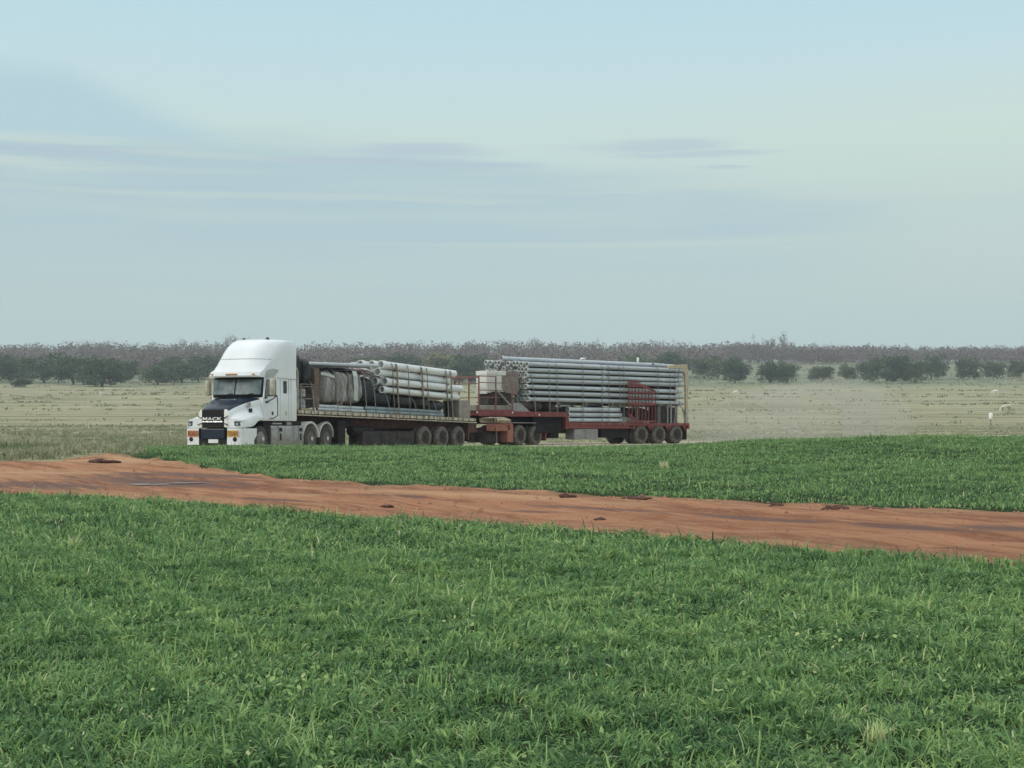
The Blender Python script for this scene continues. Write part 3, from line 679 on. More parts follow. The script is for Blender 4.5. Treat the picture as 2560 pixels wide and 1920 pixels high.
# ------------------------------------------------------------------ wheels and text
def wheel(L, v, parent, r=.53, wdt=.30, dual=False, rim='rim', tyre='rubber', side=1):
    """outer face at lateral position v (side = +1 near, -1 far); wheel > tyre, rim"""
    e = empty('wheel', parent=parent, loc=lvh((L, v, r)))
    def ring(o0, o1):
        return [(o0, r * .60), (o0, r * .88), (o0 + .03, r * .97), (o0 + .06, r), (o1 - .06, r), (o1 - .03, r * .97), (o1, r * .88), (o1, r * .60)]
    b = MB(); s = side
    b.lathe((0, 0, 0), [(-s * (o), rr) for o, rr in ring(0, wdt)], 32, closed=True)
    if dual: b.lathe((0, 0, 0), [(-s * (o), rr) for o, rr in ring(wdt + .04, 2 * wdt + .04)], 32, closed=True)
    b.build('tyre', M[tyre], e, smooth=35)
    c = MB()
    if dual:
        c.lathe((0, 0, 0), [(s * -.01, r * .60), (-s * .03, r * .555), (-s * .17, r * .50), (-s * .19, r * .30), (-s * .10, r * .22), (s * .02, r * .20), (s * .04, r * .12), (s * .045, 0.0)], 28)
    else:
        c.lathe((0, 0, 0), [(s * -.01, r * .60), (-s * .03, r * .555), (-s * .05, r * .50), (s * .01, r * .42), (s * .03, r * .26), (s * .07, r * .22), (s * .10, r * .15), (s * .105, 0.0)], 28)
    if rim in ('rim', 'rim_drive'):
        hb = MB(); hb.lathe((0, 0, 0), [(s * .03, r * .21), (s * .08, r * .19), (s * .12, r * .1), (s * .125, 0)] if not dual else [(s * .01, r * .17), (s * .05, r * .15), (s * .08, 0)], 14); hb.build('hub_cap', M['rim_hub'], e, smooth=40)
    for k in range(10):
        t = 2 * PI * k / 10; rr = r * (.38 if not dual else .25); oo = .03 if not dual else -.10
        c.lathe((rr * math.cos(t), s * oo, rr * math.sin(t)), [(0, .018), (s * .035, .014), (s * .036, 0)], 6)
    c.build('rim', M[rim], e, smooth=35)
    return e
def text(name, string, h, pos, mat_, parent, wid=None, depth=.006, stretch=1.0):
    """raised lettering on a front face (reads from ahead of the truck)"""
    cu = bpy.data.curves.new(name, 'FONT'); cu.body = string; cu.size = 1.0; cu.extrude = .0; cu.align_x = 'CENTER'; cu.align_y = 'CENTER'; cu.offset = .02
    t = bpy.data.objects.new(name, cu); COL.objects.link(t)
    dg = bpy.context.evaluated_depsgraph_get(); dg.update()
    me = bpy.data.meshes.new_from_object(t.evaluated_get(dg))
    bpy.data.objects.remove(t); bpy.data.curves.remove(cu)
    vs = [v.co.copy() for v in me.vertices]
    x0, x1 = min(v.x for v in vs), max(v.x for v in vs); y0, y1 = min(v.y for v in vs), max(v.y for v in vs)
    sy = h / (y1 - y0); sx = (wid / (x1 - x0)) if wid else sy
    for v in me.vertices: v.co = Vector(((v.co.x - (x0 + x1) / 2) * sx, (v.co.y - (y0 + y1) / 2) * sy, 0))
    me.name = name; me.materials.clear(); me.materials.append(mat_)
    o = bpy.data.objects.new(name, me); COL.objects.link(o)
    m = o.modifiers.new('solid', 'SOLIDIFY'); m.thickness = depth; m.offset = 1
    o.location = lvh(pos); o.rotation_euler = (R(90), 0, R(-90)); o.parent = parent
    return o

# ------------------------------------------------------------------ prime mover (L = 0 at the steer axle)
pm = empty('prime_mover_truck', M_PM)
tag(pm, 'white bonneted prime mover with dark blue hood and black grille pulling the road train', 'truck')
P_ = lambda: MB()
def section(h, xf, xs, hw, xr=2.96, p=5, rc=.06):
    pts = []
    for i in range(-12, 13):
        s = i / 12; pts.append((xf + (xs - xf) * abs(s) ** p, hw * s * (1 if abs(s) < .99 else 1), h))
    for i in range(1, 6): pts.append((xs + (xr - rc - xs) * i / 5, hw, h))
    pts.append((xr, hw - rc, h))
    for i in range(1, 5): pts.append((xr, hw - rc - (2 * hw - 2 * rc) * i / 5, h))
    pts.append((xr, -hw + rc, h))
    for i in range(0, 5): pts.append((xr - rc + (xs - xr + rc) * i / 5, -hw, h))
    return pts
b = P_()
b.loft([section(1.27, .10, .14, 1.15), section(1.32, .08, .12, 1.17), section(2.15, .02, .14, 1.17), section(2.28, -.06, .20, 1.17), section(2.6, .02, .24, 1.16), section(2.99, .12, .30, 1.15)])
b.build('cab_shell', M['white'], pm, smooth=40)
F_ = [(3.00, -.26, -.03, 1.15), (3.06, -.30, -.06, 1.155), (3.20, -.27, .00, 1.15), (3.30, -.16, .25, 1.15), (3.50, -.03, .52, 1.15), (3.80, .12, .96, 1.15), (4.05, .28, 1.38, 1.15), (4.30, .56, 1.76, 1.14), (4.46, .84, 2.0, 1.12), (4.55, 1.10, 2.15, 1.08), (4.59, 1.30, 2.25, 1.0)]
b = P_(); b.loft([section(*f, p=4.5) for f in F_])
rf = b.build('roof_fairing', M['white'], pm, smooth=32)
b = P_()                                                    # seam and side recess of the fairing
b.strip([(.09 + (.87 - .09) * abs(s) ** 4.5 - .012, 1.148 * s, 3.74) for s in [i / 10 for i in range(-10, 11)]], .018, .01, (0, 0, 1))
b.build('fairing_seam', M['steelgrey'], rf)
b = P_(); b.prism([(.30, 3.02), (1.05, 3.02), (1.45, 3.34), (.95, 3.38), (.45, 3.28)], 1.135, 1.17)
b.build('side_deflector', mat('fairing_shadow_panel', (.42, .44, .43), .5, nz=3, amt=.1), rf, bevel=.012)
for v in (.95, .2, .07, -.07, -.2, -.95) :
    b = P_(); x_ = -.295 + .235 * abs(v / 1.155) ** 4.5
    b.lathe((x_ - .03, v, 3.12), [(-.06, .012), (-.045, .03), (.045, .03), (.06, .012)], 10); b.build('marker_light', M['amber'], rf, smooth=40)
for v, l in ((-.6, 1.67), (.6, 1.50)):
    b = P_(); b.lathe((l, v, 4.57), [(0, .10), (.03, .10), (.05, .075), (.10, .06), (.12, .0)], 14, 'h'); b.box(l - .04, l + .12, v - .14, v + .05, 4.555, 4.60)
    b.build('roof_beacon', mat('beacon_dark_red', (.07, .02, .02), .3, nz=4, amt=.2), rf, smooth=40)
# windscreen: black surround, two panes, centre post
def wsurf(s, h, off):
    t = (h - 2.28) / .71; xf = -.06 + .18 * t; xs = .20 + .10 * t
    return (xf + (xs - xf) * abs(s) ** 5 - off, 1.165 * s, h)
b = P_(); b.grid([[wsurf(s, h, .008) for s in np.linspace(-.985, .985, 31)] for h in np.linspace(2.20, 2.995, 6)]); ws = b.build('windscreen_frame', M['black'], pm, smooth=60, solid=.01)
for a, c in ((-.93, -.03), (.03, .93)):
    b = P_(); b.grid([[wsurf(s, h, .022) for s in np.linspace(a, c, 16)] for h in np.linspace(2.32, 2.925, 5)]); b.build('windscreen_glass', M['glass'], ws, smooth=60)
for s0 in (-.55, .25):
    b = P_(); b.tube([wsurf(s0, 2.27, .04), wsurf(s0 + .2, 2.30, .05), wsurf(s0 + .48, 2.36, .045)], .012, 5); b.build('wiper', M['black'], ws)
# hood
ST = [(-1.60, 1.70, (.52, 1.675), (.57, 1.60), (.62, 1.38), (.80, 1.34), (1.16, 1.26), (1.235, .98)),
      (-1.50, 1.765, (.56, 1.735), (.615, 1.655), (.68, 1.42), (.84, 1.37), (1.13, 1.31), (1.22, .98)),
      (-1.25, 1.875, (.60, 1.845), (.67, 1.765), (.74, 1.52), (.90, 1.43), (1.17, 1.38), (1.24, .98)),
      (-.90, 1.99, (.66, 1.965), (.76, 1.885), (.82, 1.63), (.95, 1.50), (1.19, 1.45), (1.245, 1.00)),
      (-.60, 2.07, (.72, 2.05), (.85, 1.975), (.90, 1.74), (.99, 1.60), (1.20, 1.52), (1.25, 1.06)),
      (-.45, 2.10, (.76, 2.08), (.90, 2.01), (.95, 1.79), (1.01, 1.64), (1.21, 1.53), (1.25, 1.20)),
      (-.20, 2.16, (.82, 2.14), (.99, 2.07), (1.03, 1.86), (1.06, 1.70), (1.20, 1.52), (1.24, 1.28)),
      (.12, 2.24, (.90, 2.22), (1.08, 2.14), (1.12, 1.90), (1.13, 1.72), (1.19, 1.50), (1.22, 1.30))]
b = P_()
rows = []
for (l, h0, p1, p2, *_r) in ST:
    hs = [(0, h0 + .02), (.28, h0 + .015), p1, p2]
    rows.append([(l, -v, h) for v, h in reversed(hs)] + [(l, v, h) for v, h in hs[1:]])
rows.insert(0, [(-1.625, p[1], p[2] - .06) for p in rows[0]]); b.grid(rows)
hood = b.build('hood', M['navy'], pm, smooth=80, subsurf=2)
b = P_(); b.box(-.55, .0, -.42, .42, 2.02, 2.13, 0, .08); b.build('hood_vent', M['navy'], hood, bevel=.05)
for s in (1, -1):
    b = P_(); rows = []
    for (l, h0, p1, p2, p3, p4, p5, p6) in ST:
        r_ = [(l, s * v, h) for v, h in (p2, ((p2[0] + p3[0]) / 2 + .02, (p2[1] + p3[1]) / 2), p3, p4, p5, ((p5[0] + p6[0]) / 2 + .03, (p5[1] * .6 + p6[1] * .4)), p6)]
        rows.append(r_)
    rows.insert(0, [(-1.60 if i < 3 else -1.57, p[1] * .96 if i > 3 else p[1], p[2] - .02) for i, p in enumerate(rows[0])])
    rows.insert(0, [(-1.50, p[1] * .9, p[2] - .06 if i < len(rows[0]) - 1 else p[2]) for i, p in enumerate(rows[0])])
    b.grid(rows); fe = b.build('fender', M['white'], pm, smooth=80, subsurf=2, solid=.02)
    # headlamp in the corner, bright trim beside the grille
    b = P_()
    hl = [(-1.648, .95, 1.06), (-1.648, .93, 1.25), (-1.63, 1.06, 1.245), (-1.57, 1.19, 1.235), (-1.57, 1.20, 1.07), (-1.63, 1.08, 1.06)]
    q6 = [(x_, s * y_, z_) for x_, y_, z_ in hl]; b.add(q6 + [(x_ + .05, y_, z_) for x_, y_, z_ in q6], [(0, 1, 2, 5), (2, 3, 4, 5), (0, 5, 11, 6), (1, 7, 8, 2), (0, 6, 7, 1), (3, 9, 10, 4), (2, 8, 9, 3), (5, 4, 10, 11)])
    h_ = b.build('headlight', M['lampgrey'], fe, bevel=.01)
    b = P_(); b.grid([[(l, s * v, h if k else .98) for l, v, h in ((-1.60, .52, 1.40), (-1.625, .75, 1.36), (-1.63, .98, 1.33), (-1.59, 1.12, 1.30), (-1.50, 1.205, 1.29), (-1.30, 1.245, 1.30))] for k in (0, 1)]); b.build('fender_front', M['white'], fe, smooth=60)
    b = P_(); b.lathe((-1.63, s * 1.06, 1.12), [(-.03, .0), (-.025, .038), (0, .045)], 16, 'L'); b.build('lamp', M['lens'], h_, smooth=50)
    b = P_(); b.loft([[(-1.66, s * .50, 1.02), (-1.66, s * .50, 1.68), (-1.66, s * .54, 1.70), (-1.65, s * .61, 1.60), (-1.64, s * .63, 1.35), (-1.64, s * .62, 1.10), (-1.65, s * .60, 1.01)], [(-1.56, s * .50, 1.02), (-1.56, s * .50, 1.68), (-1.56, s * .56, 1.70), (-1.55, s * .68, 1.60), (-1.54, s * .73, 1.35), (-1.54, s * .70, 1.10), (-1.55, s * .62, 1.01)]])
    b.build('grille_trim', M['reflector'], fe, smooth=40)
    for hh, d in ((1.36, .09), (1.16, -.07)):
        b = P_(); b.tube([(-1.69, s * .48, hh), (-1.69, s * .58, hh + d * .3), (-1.675, s * .68, hh + d)], .018, 6); b.build('trim_arm', M['black'], fe)
    # louvre badges and side step bracket
    b = P_(); b.prism([(-.66, 1.80), (-.50, 1.82), (-.50, 1.99), (-.66, 1.97)], s * .93, s * 1.0); b.build('louvre', M['steelgrey'], fe)
    b = P_(); b.prism([(-.66, 1.60), (-.50, 1.61), (-.50, 1.75), (-.66, 1.74)], s * 1.0, s * 1.07); b.build('louvre', M['black'], fe)
# grille
b = P_(); b.box(-1.66, -1.52, -.49, .49, .98, 1.70); gr = b.build('grille', M['black'], pm, bevel=.02)
b = P_()
for i in range(9):
    if not 3 <= i <= 5: b.box(-1.675, -1.655, -.44, .44, 1.03 + i * .073, 1.045 + i * .073)
for i in range(13): b.box(-1.670, -1.66, -.43 + i * .0715, -.42 + i * .0715, 1.0, 1.66)
b.build('grille_mesh', mat('grille_mesh', (.022, .014, .014), .5, nz=4, amt=.2), gr)
b = P_(); b.box(-1.705, -1.65, -.47, .47, 1.235, 1.425); b.build('badge_bar', M['black'], gr, bevel=.01)
b = P_(); b.box(-1.715, -1.70, -.46, .46, 1.185, 1.235); b.build('bright_bar', M['chrome'], gr, bevel=.006)
text('badge_lettering', 'MACK', .125, (-1.708, 0, 1.33), M['reflector'], gr, wid=.86)
# bumper
b = P_(); b.box(-1.68, -1.45, -.53, .53, .56, .95); bp_ = b.build('bumper', M['navy'], pm, bevel=.03)
b = P_(); b.box(-1.62, -1.40, -1.10, 1.10, .30, .57); b.build('lower_valance', M['chassis'], bp_, bevel=.02)
b = P_(); b.box(-1.55, -1.35, -1.0, 1.0, .08, .30); b.build('underrun_bar', M['under'], bp_, bevel=.03)
b = P_(); b.box(-1.645, -1.62, -.22, .22, .39, .54); b.build('number_plate', M['plate'], bp_, bevel=.01)
for s in (1, -1):
    plan = [(-1.66, .64), (-1.665, .9), (-1.65, 1.12), (-1.59, 1.22), (-1.48, 1.275), (-1.1, 1.285), (-.50, 1.27)]
    b = P_()
    b.grid([[(l if i < 6 else l - (0 if h > .5 else .17), s * v * (1 if h > .5 else .985), h) for i, (l, v) in enumerate(plan)] for h in (.965, .955, .7, .5, .34, .32)])
    cp = b.build('bumper_cap', M['white'], bp_, smooth=60)
    b = P_(); b.box(-1.50, -1.44, s * .60, s * 1.15, .34, .94); b.build('cap_backing', M['chassis'], bp_)
    b = P_(); b.box(-1.682, -1.672, s * .655, s * 1.135, .64, .88); sg = b.build('road_train_sign', M['yellow_sign'] if s > 0 else M['orange_sign'], cp)
    if s < 0: sg['label'] = 'orange half of the road train sign'
    text('sign_lettering', 'TRAIN' if s > 0 else 'ROAD', .17, (-1.684, s * .895, .76), M['sign_ink'] if s > 0 else M['ink_red'], sg, wid=.42, depth=.003)
    b = P_(); b.lathe((-1.672, s * .98, .535), [(-.006, .0), (-.006, .085), (.02, .09)], 20, 'L'); b.build('fog_lamp', M['black'], cp)
# doors, windows, vents
for s in (1, -1):
    b = P_(); b.prism([(.16, 1.33), (1.34, 1.33), (1.34, 2.94), (.50, 2.94), (.32, 2.92), (.18, 2.20)], s * 1.165, s * 1.185)
    d = b.build('door', M['white'], pm, bevel=.008)
    b = P_(); b.prism([(.28, 2.18), (.40, 2.20), (.50, 2.29), (1.12, 2.30), (1.12, 2.88), (.42, 2.88)], s * 1.183, s * 1.192); b.build('side_window', M['glass'], d)
    b = P_(); b.prism([(.24, 2.14), (.42, 2.15), (.52, 2.25), (1.17, 2.26), (1.17, 2.92), (.38, 2.92)], s * 1.183, s * 1.188); b.build('window_seal', M['black'], d)
    b = P_(); b.box(.30, .52, s * 1.185, s * 1.215, 1.98, 2.05); b.build('door_handle', M['black'], d, bevel=.01)
    b = P_(); b.box(.82, .93, s * 1.185, s * 1.20, 1.50, 1.64); b.build('door_latch', M['black'], d)
    b = P_(); b.prism([(1.80, 2.40), (2.06, 2.40), (2.06, 2.90), (1.80, 2.90)], s * 1.165, s * 1.185); sw = b.build('sleeper_window', M['black'], pm, bevel=.04)
    b = P_(); b.prism([(1.83, 2.43), (2.03, 2.43), (2.03, 2.87), (1.83, 2.87)], s * 1.187, s * 1.189); b.build('pane', mat('dark_pane', (.01, .01, .012), .15, nz=2, amt=.1), sw)
    b = P_()
    for l in (1.52, 2.22, 2.42): b.box(l, l + .014, s * 1.165, s * 1.173, 1.30, 3.0 if l > 1.6 else 2.95)
    b.box(1.4, 2.95, s * 1.165, s * 1.172, 2.985, 3.0); b.box(1.98, 2.04, s * 1.165, s * 1.18, 1.50, 1.66)
    b.build('sleeper_seam', M['steelgrey'], pm)
    # mirror on a dark bracket
    b = P_(); b.tube([(.42, s * 1.18, 2.02), (.60, s * 1.36, 2.14), (.74, s * 1.46, 2.28)], .022, 7); b.tube([(.74, s * 1.46, 2.30), (.78, s * 1.48, 2.0), (.80, s * 1.46, 1.48), (.70, s * 1.36, 1.38), (.66, s * 1.20, 1.36)], .020, 7)
    c_ = P_(); c_.tube([(.40, s * 1.18, 2.96), (.36, s * 1.60, 3.0), (.36, s * 1.60, 2.9)], .02, 6); c_.build('mirror_arm', M['creamsteel'], pm)
    ma = b.build('mirror_bracket', M['creamsteel'] if s < 0 else M['black'], pm)
    b = P_(); sec = []
    for hh, k in ((2.28, .7), (2.32, 1), (2.60, 1.03), (2.86, 1), (2.92, .7)):
        sec.append([(.36 + .20 * k * math.cos(t) ** 1 * .62, s * (1.48 + .115 * k * math.sin(t)), hh) for t in [2 * PI * i / 14 for i in range(14)]])
    b.loft(sec); b.build('mirror_housing', M['creamsteel'], ma, smooth=50)
    b = P_(); b.lathe((.255, s * 1.50, 2.80), [(-.03, 0), (-.015, .04), (.02, .05)], 12, 'L'); b.build('mirror_lamp', M['lens'], ma, smooth=50)
# chassis, tank, guards
b = P_()
for s in (.42, -.42): b.box(-1.5, 6.35, s - .05, s + .05, .68, .95)
for l in (-.2, 1.5, 3.2, 4.8, 6.2): b.box(l, l + .12, -.42, .42, .72, .92)
b.box(-.06, .06, -.95, .95, .42, .56); b.box(4.05, 4.21, -.8, .8, .42, .62); b.box(5.48, 5.64, -.8, .8, .42, .62)
b.box(4.2, 5.5, -.5, .5, .95, 1.10)
b.box(.25, .72, .55, 1.14, .28, 1.20); b.box(.25, .72, -1.14, -.55, .28, 1.20); b.box(.3, 3.6, -1.0, 1.0, 1.08, 1.26)
b.build('chassis', M['chassis'], pm, bevel=.01)
for s in (1, -1):
    prof = [(.50, .30), (.52, .26), (.60, .235), (1.08, .235), (1.16, .28), (1.19, .38), (1.19, .98), (1.16, 1.05), (1.10, 1.09), (.58, 1.09), (.52, 1.06), (.50, 1.0)]
    b = P_(); b.loft([[(l, s * v, h) for v, h in prof] for l in (.78, .80, 3.44, 3.47)]); tk = b.build('fuel_tank', M['alu'], pm, smooth=40)
    for l in (1.30, 2.55, 3.00):
        b = P_(); b.box(l, l + .07, s * 1.185, s * 1.21, .26, 1.08); b.build('tank_strap', M['steelgrey'], tk, bevel=.01)
    for l in (1.42, 3.10):
        b = P_(); b.box(l, l + .22, s * 1.19, s * 1.205, .84, .99); b.box(l + .04, l + .17, s * 1.19, s * 1.20, .48, .76); b.build('step_recess', M['chassis'], tk, bevel=.01)
    b = P_(); b.box(.95, 1.7, s * .75, s * 1.15, 1.13, 1.19); b.box(2.2, 2.6, s * .7, s * 1.1, 1.11, 1.22); b.build('step_tread', M['alu'], tk)
    for l in (4.13, 5.56):
        b = P_(); ri, ro = .655, .735; arc = [(l + rr * math.cos(t), .53 + rr * math.sin(t) * 1.0) for rr, ts in ((ro, np.linspace(R(5), R(175), 20)), (ri, np.linspace(R(175), R(5), 20))) for t in ts]
        b.prism(arc, s * 1.18, s * .55); b.build('mudguard', M['cream'], pm, smooth=40)
    b = P_(); b.box(6.35, 6.39, s * .55, s * 1.2, .12, .95); b.build('mudflap', M['chassis'], pm)
    b = P_(); b.lathe((6.45, s * 1.02, .88), [(-.04, .03), (0, .06), (.04, .06)], 10, 'L'); b.build('tail_lamp', M['reflector'], pm)
    wheel(0, s * 1.17, pm, side=s)
    for l in (4.13, 5.56): wheel(l, s * 1.19, pm, dual=True, side=s, rim='rim_drive')

# ------------------------------------------------------------------ front flatbed trailer (L = 0 at its first axle)
def dk(L): return 1.505 - .0200 * L        # deck height, sagging slightly to the rear
t1 = empty('flatbed_trailer', M_T1)
tag(t1, 'long flatbed trailer with cream slatted coaming, directly behind the white prime mover', 'trailer')
SL1 = -.0200 * 13.6
b = P_(); b.box(-9.25, 4.36, -1.18, 1.18, dk(-9.25) - .10, dk(-9.25), SL1, SL1); b.build('deck', M['timber'], t1)
b = P_(); l = -9.22; q_ = random.Random(4)
while l < 4.2:
    n = min(.42 + q_.random() * .12, 4.34 - l); b.box(l, l + n - .10, 1.175, 1.225, dk(l) - .13, dk(l) + .015, -.02 * n, -.02 * n); l += n
b.build('coaming', M['slat'], t1, bevel=.008)
b = P_(); b.box(-9.25, 4.36, 1.16, 1.215, dk(-9.25) - .215, dk(-9.25) - .165, SL1, SL1); b.box(-9.25, 4.36, -1.215, -1.16, dk(-9.25) - .215, dk(-9.25) - .0, SL1, SL1)
b.build('side_rail', M['creamsteel'], t1)
b = P_()
for s in (.45, -.45): b.box(-8.6, -5.2, s - .07, s + .07, 1.22, dk(-7) - .12); b.box(-5.2, 4.2, s - .07, s + .07, .92, dk(0) - .12)
for l in np.arange(-8.9, 4.2, .75): b.box(l, l + .08, -1.16, 1.16, dk(l) - .26, dk(l) - .11)
b.box(-5.3, 4.1, .55, .62, .95, 1.30)
b.build('chassis_beam', M['redbeam'], t1)
b = P_(); b.box(-8.9, -5.3, -.9, .9, 1.12, 1.28); b.box(-8.3, -7.7, -.3, .3, 1.0, 1.14); b.build('coupling_plate', M['chassis'], t1)
for s in (1, -1): b = P_(); b.box(-6.45, -5.95, s * .55, s * 1.12, .14, 1.28); b.build('landing_leg', M['chassis'], t1, bevel=.02)
b = P_(); b.lathe((-5.3, .85, .82), [(0, .05), (.02, .22), (1.5, .22), (1.52, .05)], 20, 'L'); b.build('air_tank', M['chassis'], t1, smooth=40)
b = P_(); b.box(-4.75, -.85, .35, 1.14, .16, .80); b.box(-3.4, -2.6, 1.14, 1.17, .3, .74); b.box(-2.2, -1.2, 1.14, 1.18, .45, .80); b.build('tool_box', M['under'], t1, bevel=.03)
b = P_(); b.box(-3.6, 4.2, -.4, .4, .5, .95); b.build('suspension', M['chassis'], t1)
b = P_(); b.box(3.62, 3.70, .5, 1.2, .35, 1.2); b.box(3.70, 4.34, .95, 1.2, .75, 1.22); b.box(4.28, 4.36, -1.2, 1.2, .85, 1.22); b.build('rear_mudguard', M['redbeam'], t1, bevel=.01)
b = P_(); b.box(3.9, 4.2, .6, 1.15, .30, .62); b.build('mudflap', M['chassis'], t1)
for l in (0, 1.43, 2.86):
    for s in (1, -1): wheel(l, s * 1.20, t1, r=.52, dual=True, side=s, rim='rim_dark', tyre='rubber_dusty')
# headboard frame of cream tube
b = P_()
for v in (1.12, .0, -1.12): b.tube([(-9.15, v, dk(-9.1)), (-9.15, v, 3.30), (-9.22, v, 3.45)], .035, 8)
b.tube([(-9.22, -1.12, 3.45), (-9.22, 1.12, 3.45)], .035, 8); b.tube([(-9.15, -1.12, 2.6), (-9.15, 1.12, 2.6)], .025, 8)
b.build('headboard', M['creamsteel'], t1)

def cargo(name, b, M_, origin, matl, label, cat, group=None, **k):
    """one cargo thing built in (L, v, h) about its own base point and set down on its trailer"""
    o = b.build(name, matl, None, **k); o.matrix_world = at(M_, *origin)
    return tag(o, label, cat, group)
q_ = random.Random(12)
def lump(seed, a, c, h, nz=.10, n=26, m=18, sq=3.0, fold=0.0):
    """a soft wrapped block: superellipsoid with creases, base at h = 0"""
    r_ = random.Random(seed); ph = [r_.random() * 6 for _ in range(8)]; b = MB(); rows = []
    for i in range(m + 1):
        t = -PI / 2 + PI * i / m; row = []
        for j in range(n):
            u = 2 * PI * j / n; f = lambda x: math.copysign(abs(x) ** (2 / sq), x)
            x, y, z = f(math.cos(t)) * f(math.cos(u)), f(math.cos(t)) * f(math.sin(u)), f(math.sin(t))
            k = 1 + nz * (.5 * math.sin(3 * u + ph[0] + 2 * z) + .4 * math.sin(7 * u + ph[1]) + .35 * math.sin(5 * z + 2 * u + ph[2]) + fold * math.sin(13 * u + ph[3] + 1.5 * z))
            row.append((x * a * k, y * c * k, (z * (1 + nz * .35 * math.sin(4 * u + ph[4])) + 1) * h / 2))
        rows.append(row)
    b.loft(rows); return b
# things at the front of the load
cargo('black_bundle', lump(1, .24, .42, 1.30, .12, fold=.3), M_T1, (-8.93, .62, 2.75), M['polyblack'], 'black wrapped bundle standing tallest right behind the cab', 'bundle', 'black bundles on the front trailer', smooth=50)
cargo('black_bundle', lump(2, .30, .45, 1.18, .14, fold=.4), M_T1, (-8.45, .66, 2.70), M['polyblack'], 'black wrapped bundle sloping down behind the tallest one near the cab', 'bundle', 'black bundles on the front trailer', smooth=50)
b = MB()
for l in (-.42, .42):
    for v in (-.4, .4): b.box(l - .03, l + .03, v - .03, v + .03, 0, 1.12)
for h in (.02, 1.0, 1.1): b.box(-.45, .45, -.43, .43, h, h + .04)
b.box(-.44, .44, .40, .43, .48, .53)
cargo('steel_rack', b, M_T1, (-8.50, .68, dk(-8.5) + .005), M['mrust'], 'rusty steel rack holding the clear drums behind the cab', 'rack')
for i, (l, h, lab) in enumerate(((-8.62, dk(-8.5) + .10, 'bluish clear plastic drum, lower one in the rusty rack'), (-8.62, dk(-8.5) + .58, 'bluish clear plastic drum, upper one in the rusty rack'), (-8.30, dk(-8.5) + .10, 'dark grey drum at the rear side of the rusty rack'))):
    b = MB(); b.lathe((0, 0, 0), [(0, .15), (.02, .18), (.12, .185), (.14, .17), (.16, .185), (.32, .185), (.38, .14), (.40, .06), (.44, .055), (.45, 0)], 20, 'h')
    cargo('plastic_drum', b, M_T1, (l, .86, h), M['jug'] if i < 2 else M['mdark'], lab, 'drum', 'drums in the rack', smooth=40)
cargo('brown_carton', MB().box(-.16, .16, -.4, .4, 0, 1.7), M_T1, (-7.86, .7, dk(-7.8) + .16), mat('brown_board', (.20, .14, .11), .85, nz=4, amt=.3), 'narrow reddish brown board panel between the rack and the wrapped pallets', 'board', bevel=.02)
for i, (l, a, h, lab) in enumerate(((-7.15, .52, 1.44, 'plastic wrapped pallet nearest the cab, pale bands across its top'), (-6.22, .50, 1.42, 'dusty plastic wrapped pallet in the middle with a loose sheet over one corner'), (-5.32, .55, 1.42, 'plastic wrapped pallet nearest the white pipes with a long white sheet hanging'))):
    w_ = cargo('wrapped_pallet', lump(20 + i, a, 1.02, h, .075, n=72, m=30, sq=5.0, fold=1.1), M_T1, (l, .10, 2.02), M['wrap'], lab, 'wrapped pallet', 'wrapped pallets on the front trailer', smooth=60)
    if i == 2: b = MB(); b.strip([(.0 + .02 * i, 1.06, h * .10), (.02, 1.10, h * .5), (-.02, 1.09, h * .86), (0, 1.0, h * 1.01)], .14 if i != 2 else .30, .01); b.build('hanging_sheet', M['wrapwhite'], w_)
    if i == 0: b = MB(); b.strip([(-a * .96, 1.04, h * .88), (0, 1.075, h * .84), (a * .9, 1.04, h * .78)], .12, .008, (0, 0, 1)); b.build('wrap_band', M['wrapwhite'], w_)
cargo('tarpaulin', lump(31, 1.7, .75, .22, .25, sq=2.4, fold=.5), M_T1, (-6.6, .35, 3.40), M['polyblack'], 'black plastic sheet crumpled between the wrapped pallets and the long grey pipe above', 'tarpaulin', smooth=50)
cargo('tarpaulin', lump(32, .9, .6, .26, .2, sq=2.4, fold=.5), M_T1, (-4.4, .35, 3.34), M['mrust'], 'brown folded sheet lying under the front ends of the white pipes', 'tarpaulin', smooth=50)
def hollow(ln, r, ri, bell=0.0, bl=.18, n=24, collars=(), rb=0.0):
    """pipe along L from 0 to ln; walls outside and inside"""
    b = MB(); prof = []
    if bell: prof += [(0, r + bell), (bl, r + bell), (bl + .06, r)]
    else: prof += [(0, r)]
    for c in collars: prof += [(c - .05, r), (c, r + rb), (c + .16, r + rb), (c + .21, r)]
    prof += [(ln, r), (ln, ri), (.0 + (bl if bell else 0), ri)]
    if bell: prof += [(bl, ri + bell), (0, ri + bell)]
    else: prof += [(0, ri)]
    b.lathe((0, 0, 0), prof, n, 'L', closed=True); return b
def pipe(name, M_, p0, p1, r, ri, matl, label, cat, group, end=None, **k):
    """a pipe from p0 to p1 (L, v, h)"""
    a, c = Vector(lvh(p0)), Vector(lvh(p1)); d = c - a; ln = d.length
    o = hollow(ln, r, ri, **k).build(name, matl, None, smooth=40)
    o.matrix_world = M_ @ Matrix.Translation(a) @ Vector((1, 0, 0)).rotation_difference(d).to_matrix().to_4x4()
    if end:
        b = MB(); b.lathe((.03, 0, 0), [(0, ri - .002), (ln - .3, ri - .002)], 20, 'L')
        # plugged dark bore seen at the open end
        b = MB(); b.lathe((min(.35, ln / 2), 0, 0), [(0, ri - .001), (.02, ri - .001)], 20, 'L'); b.build('bore', end, o)
    return tag(o, label, cat, group)
pipe('grey_pipe', M_T1, (-8.40, .85, 3.68), (-3.4, .95, 3.76), .085, .07, M['gal'], 'long thin grey pipe on top of the wrapped pallets behind the cab', 'pipe', None)
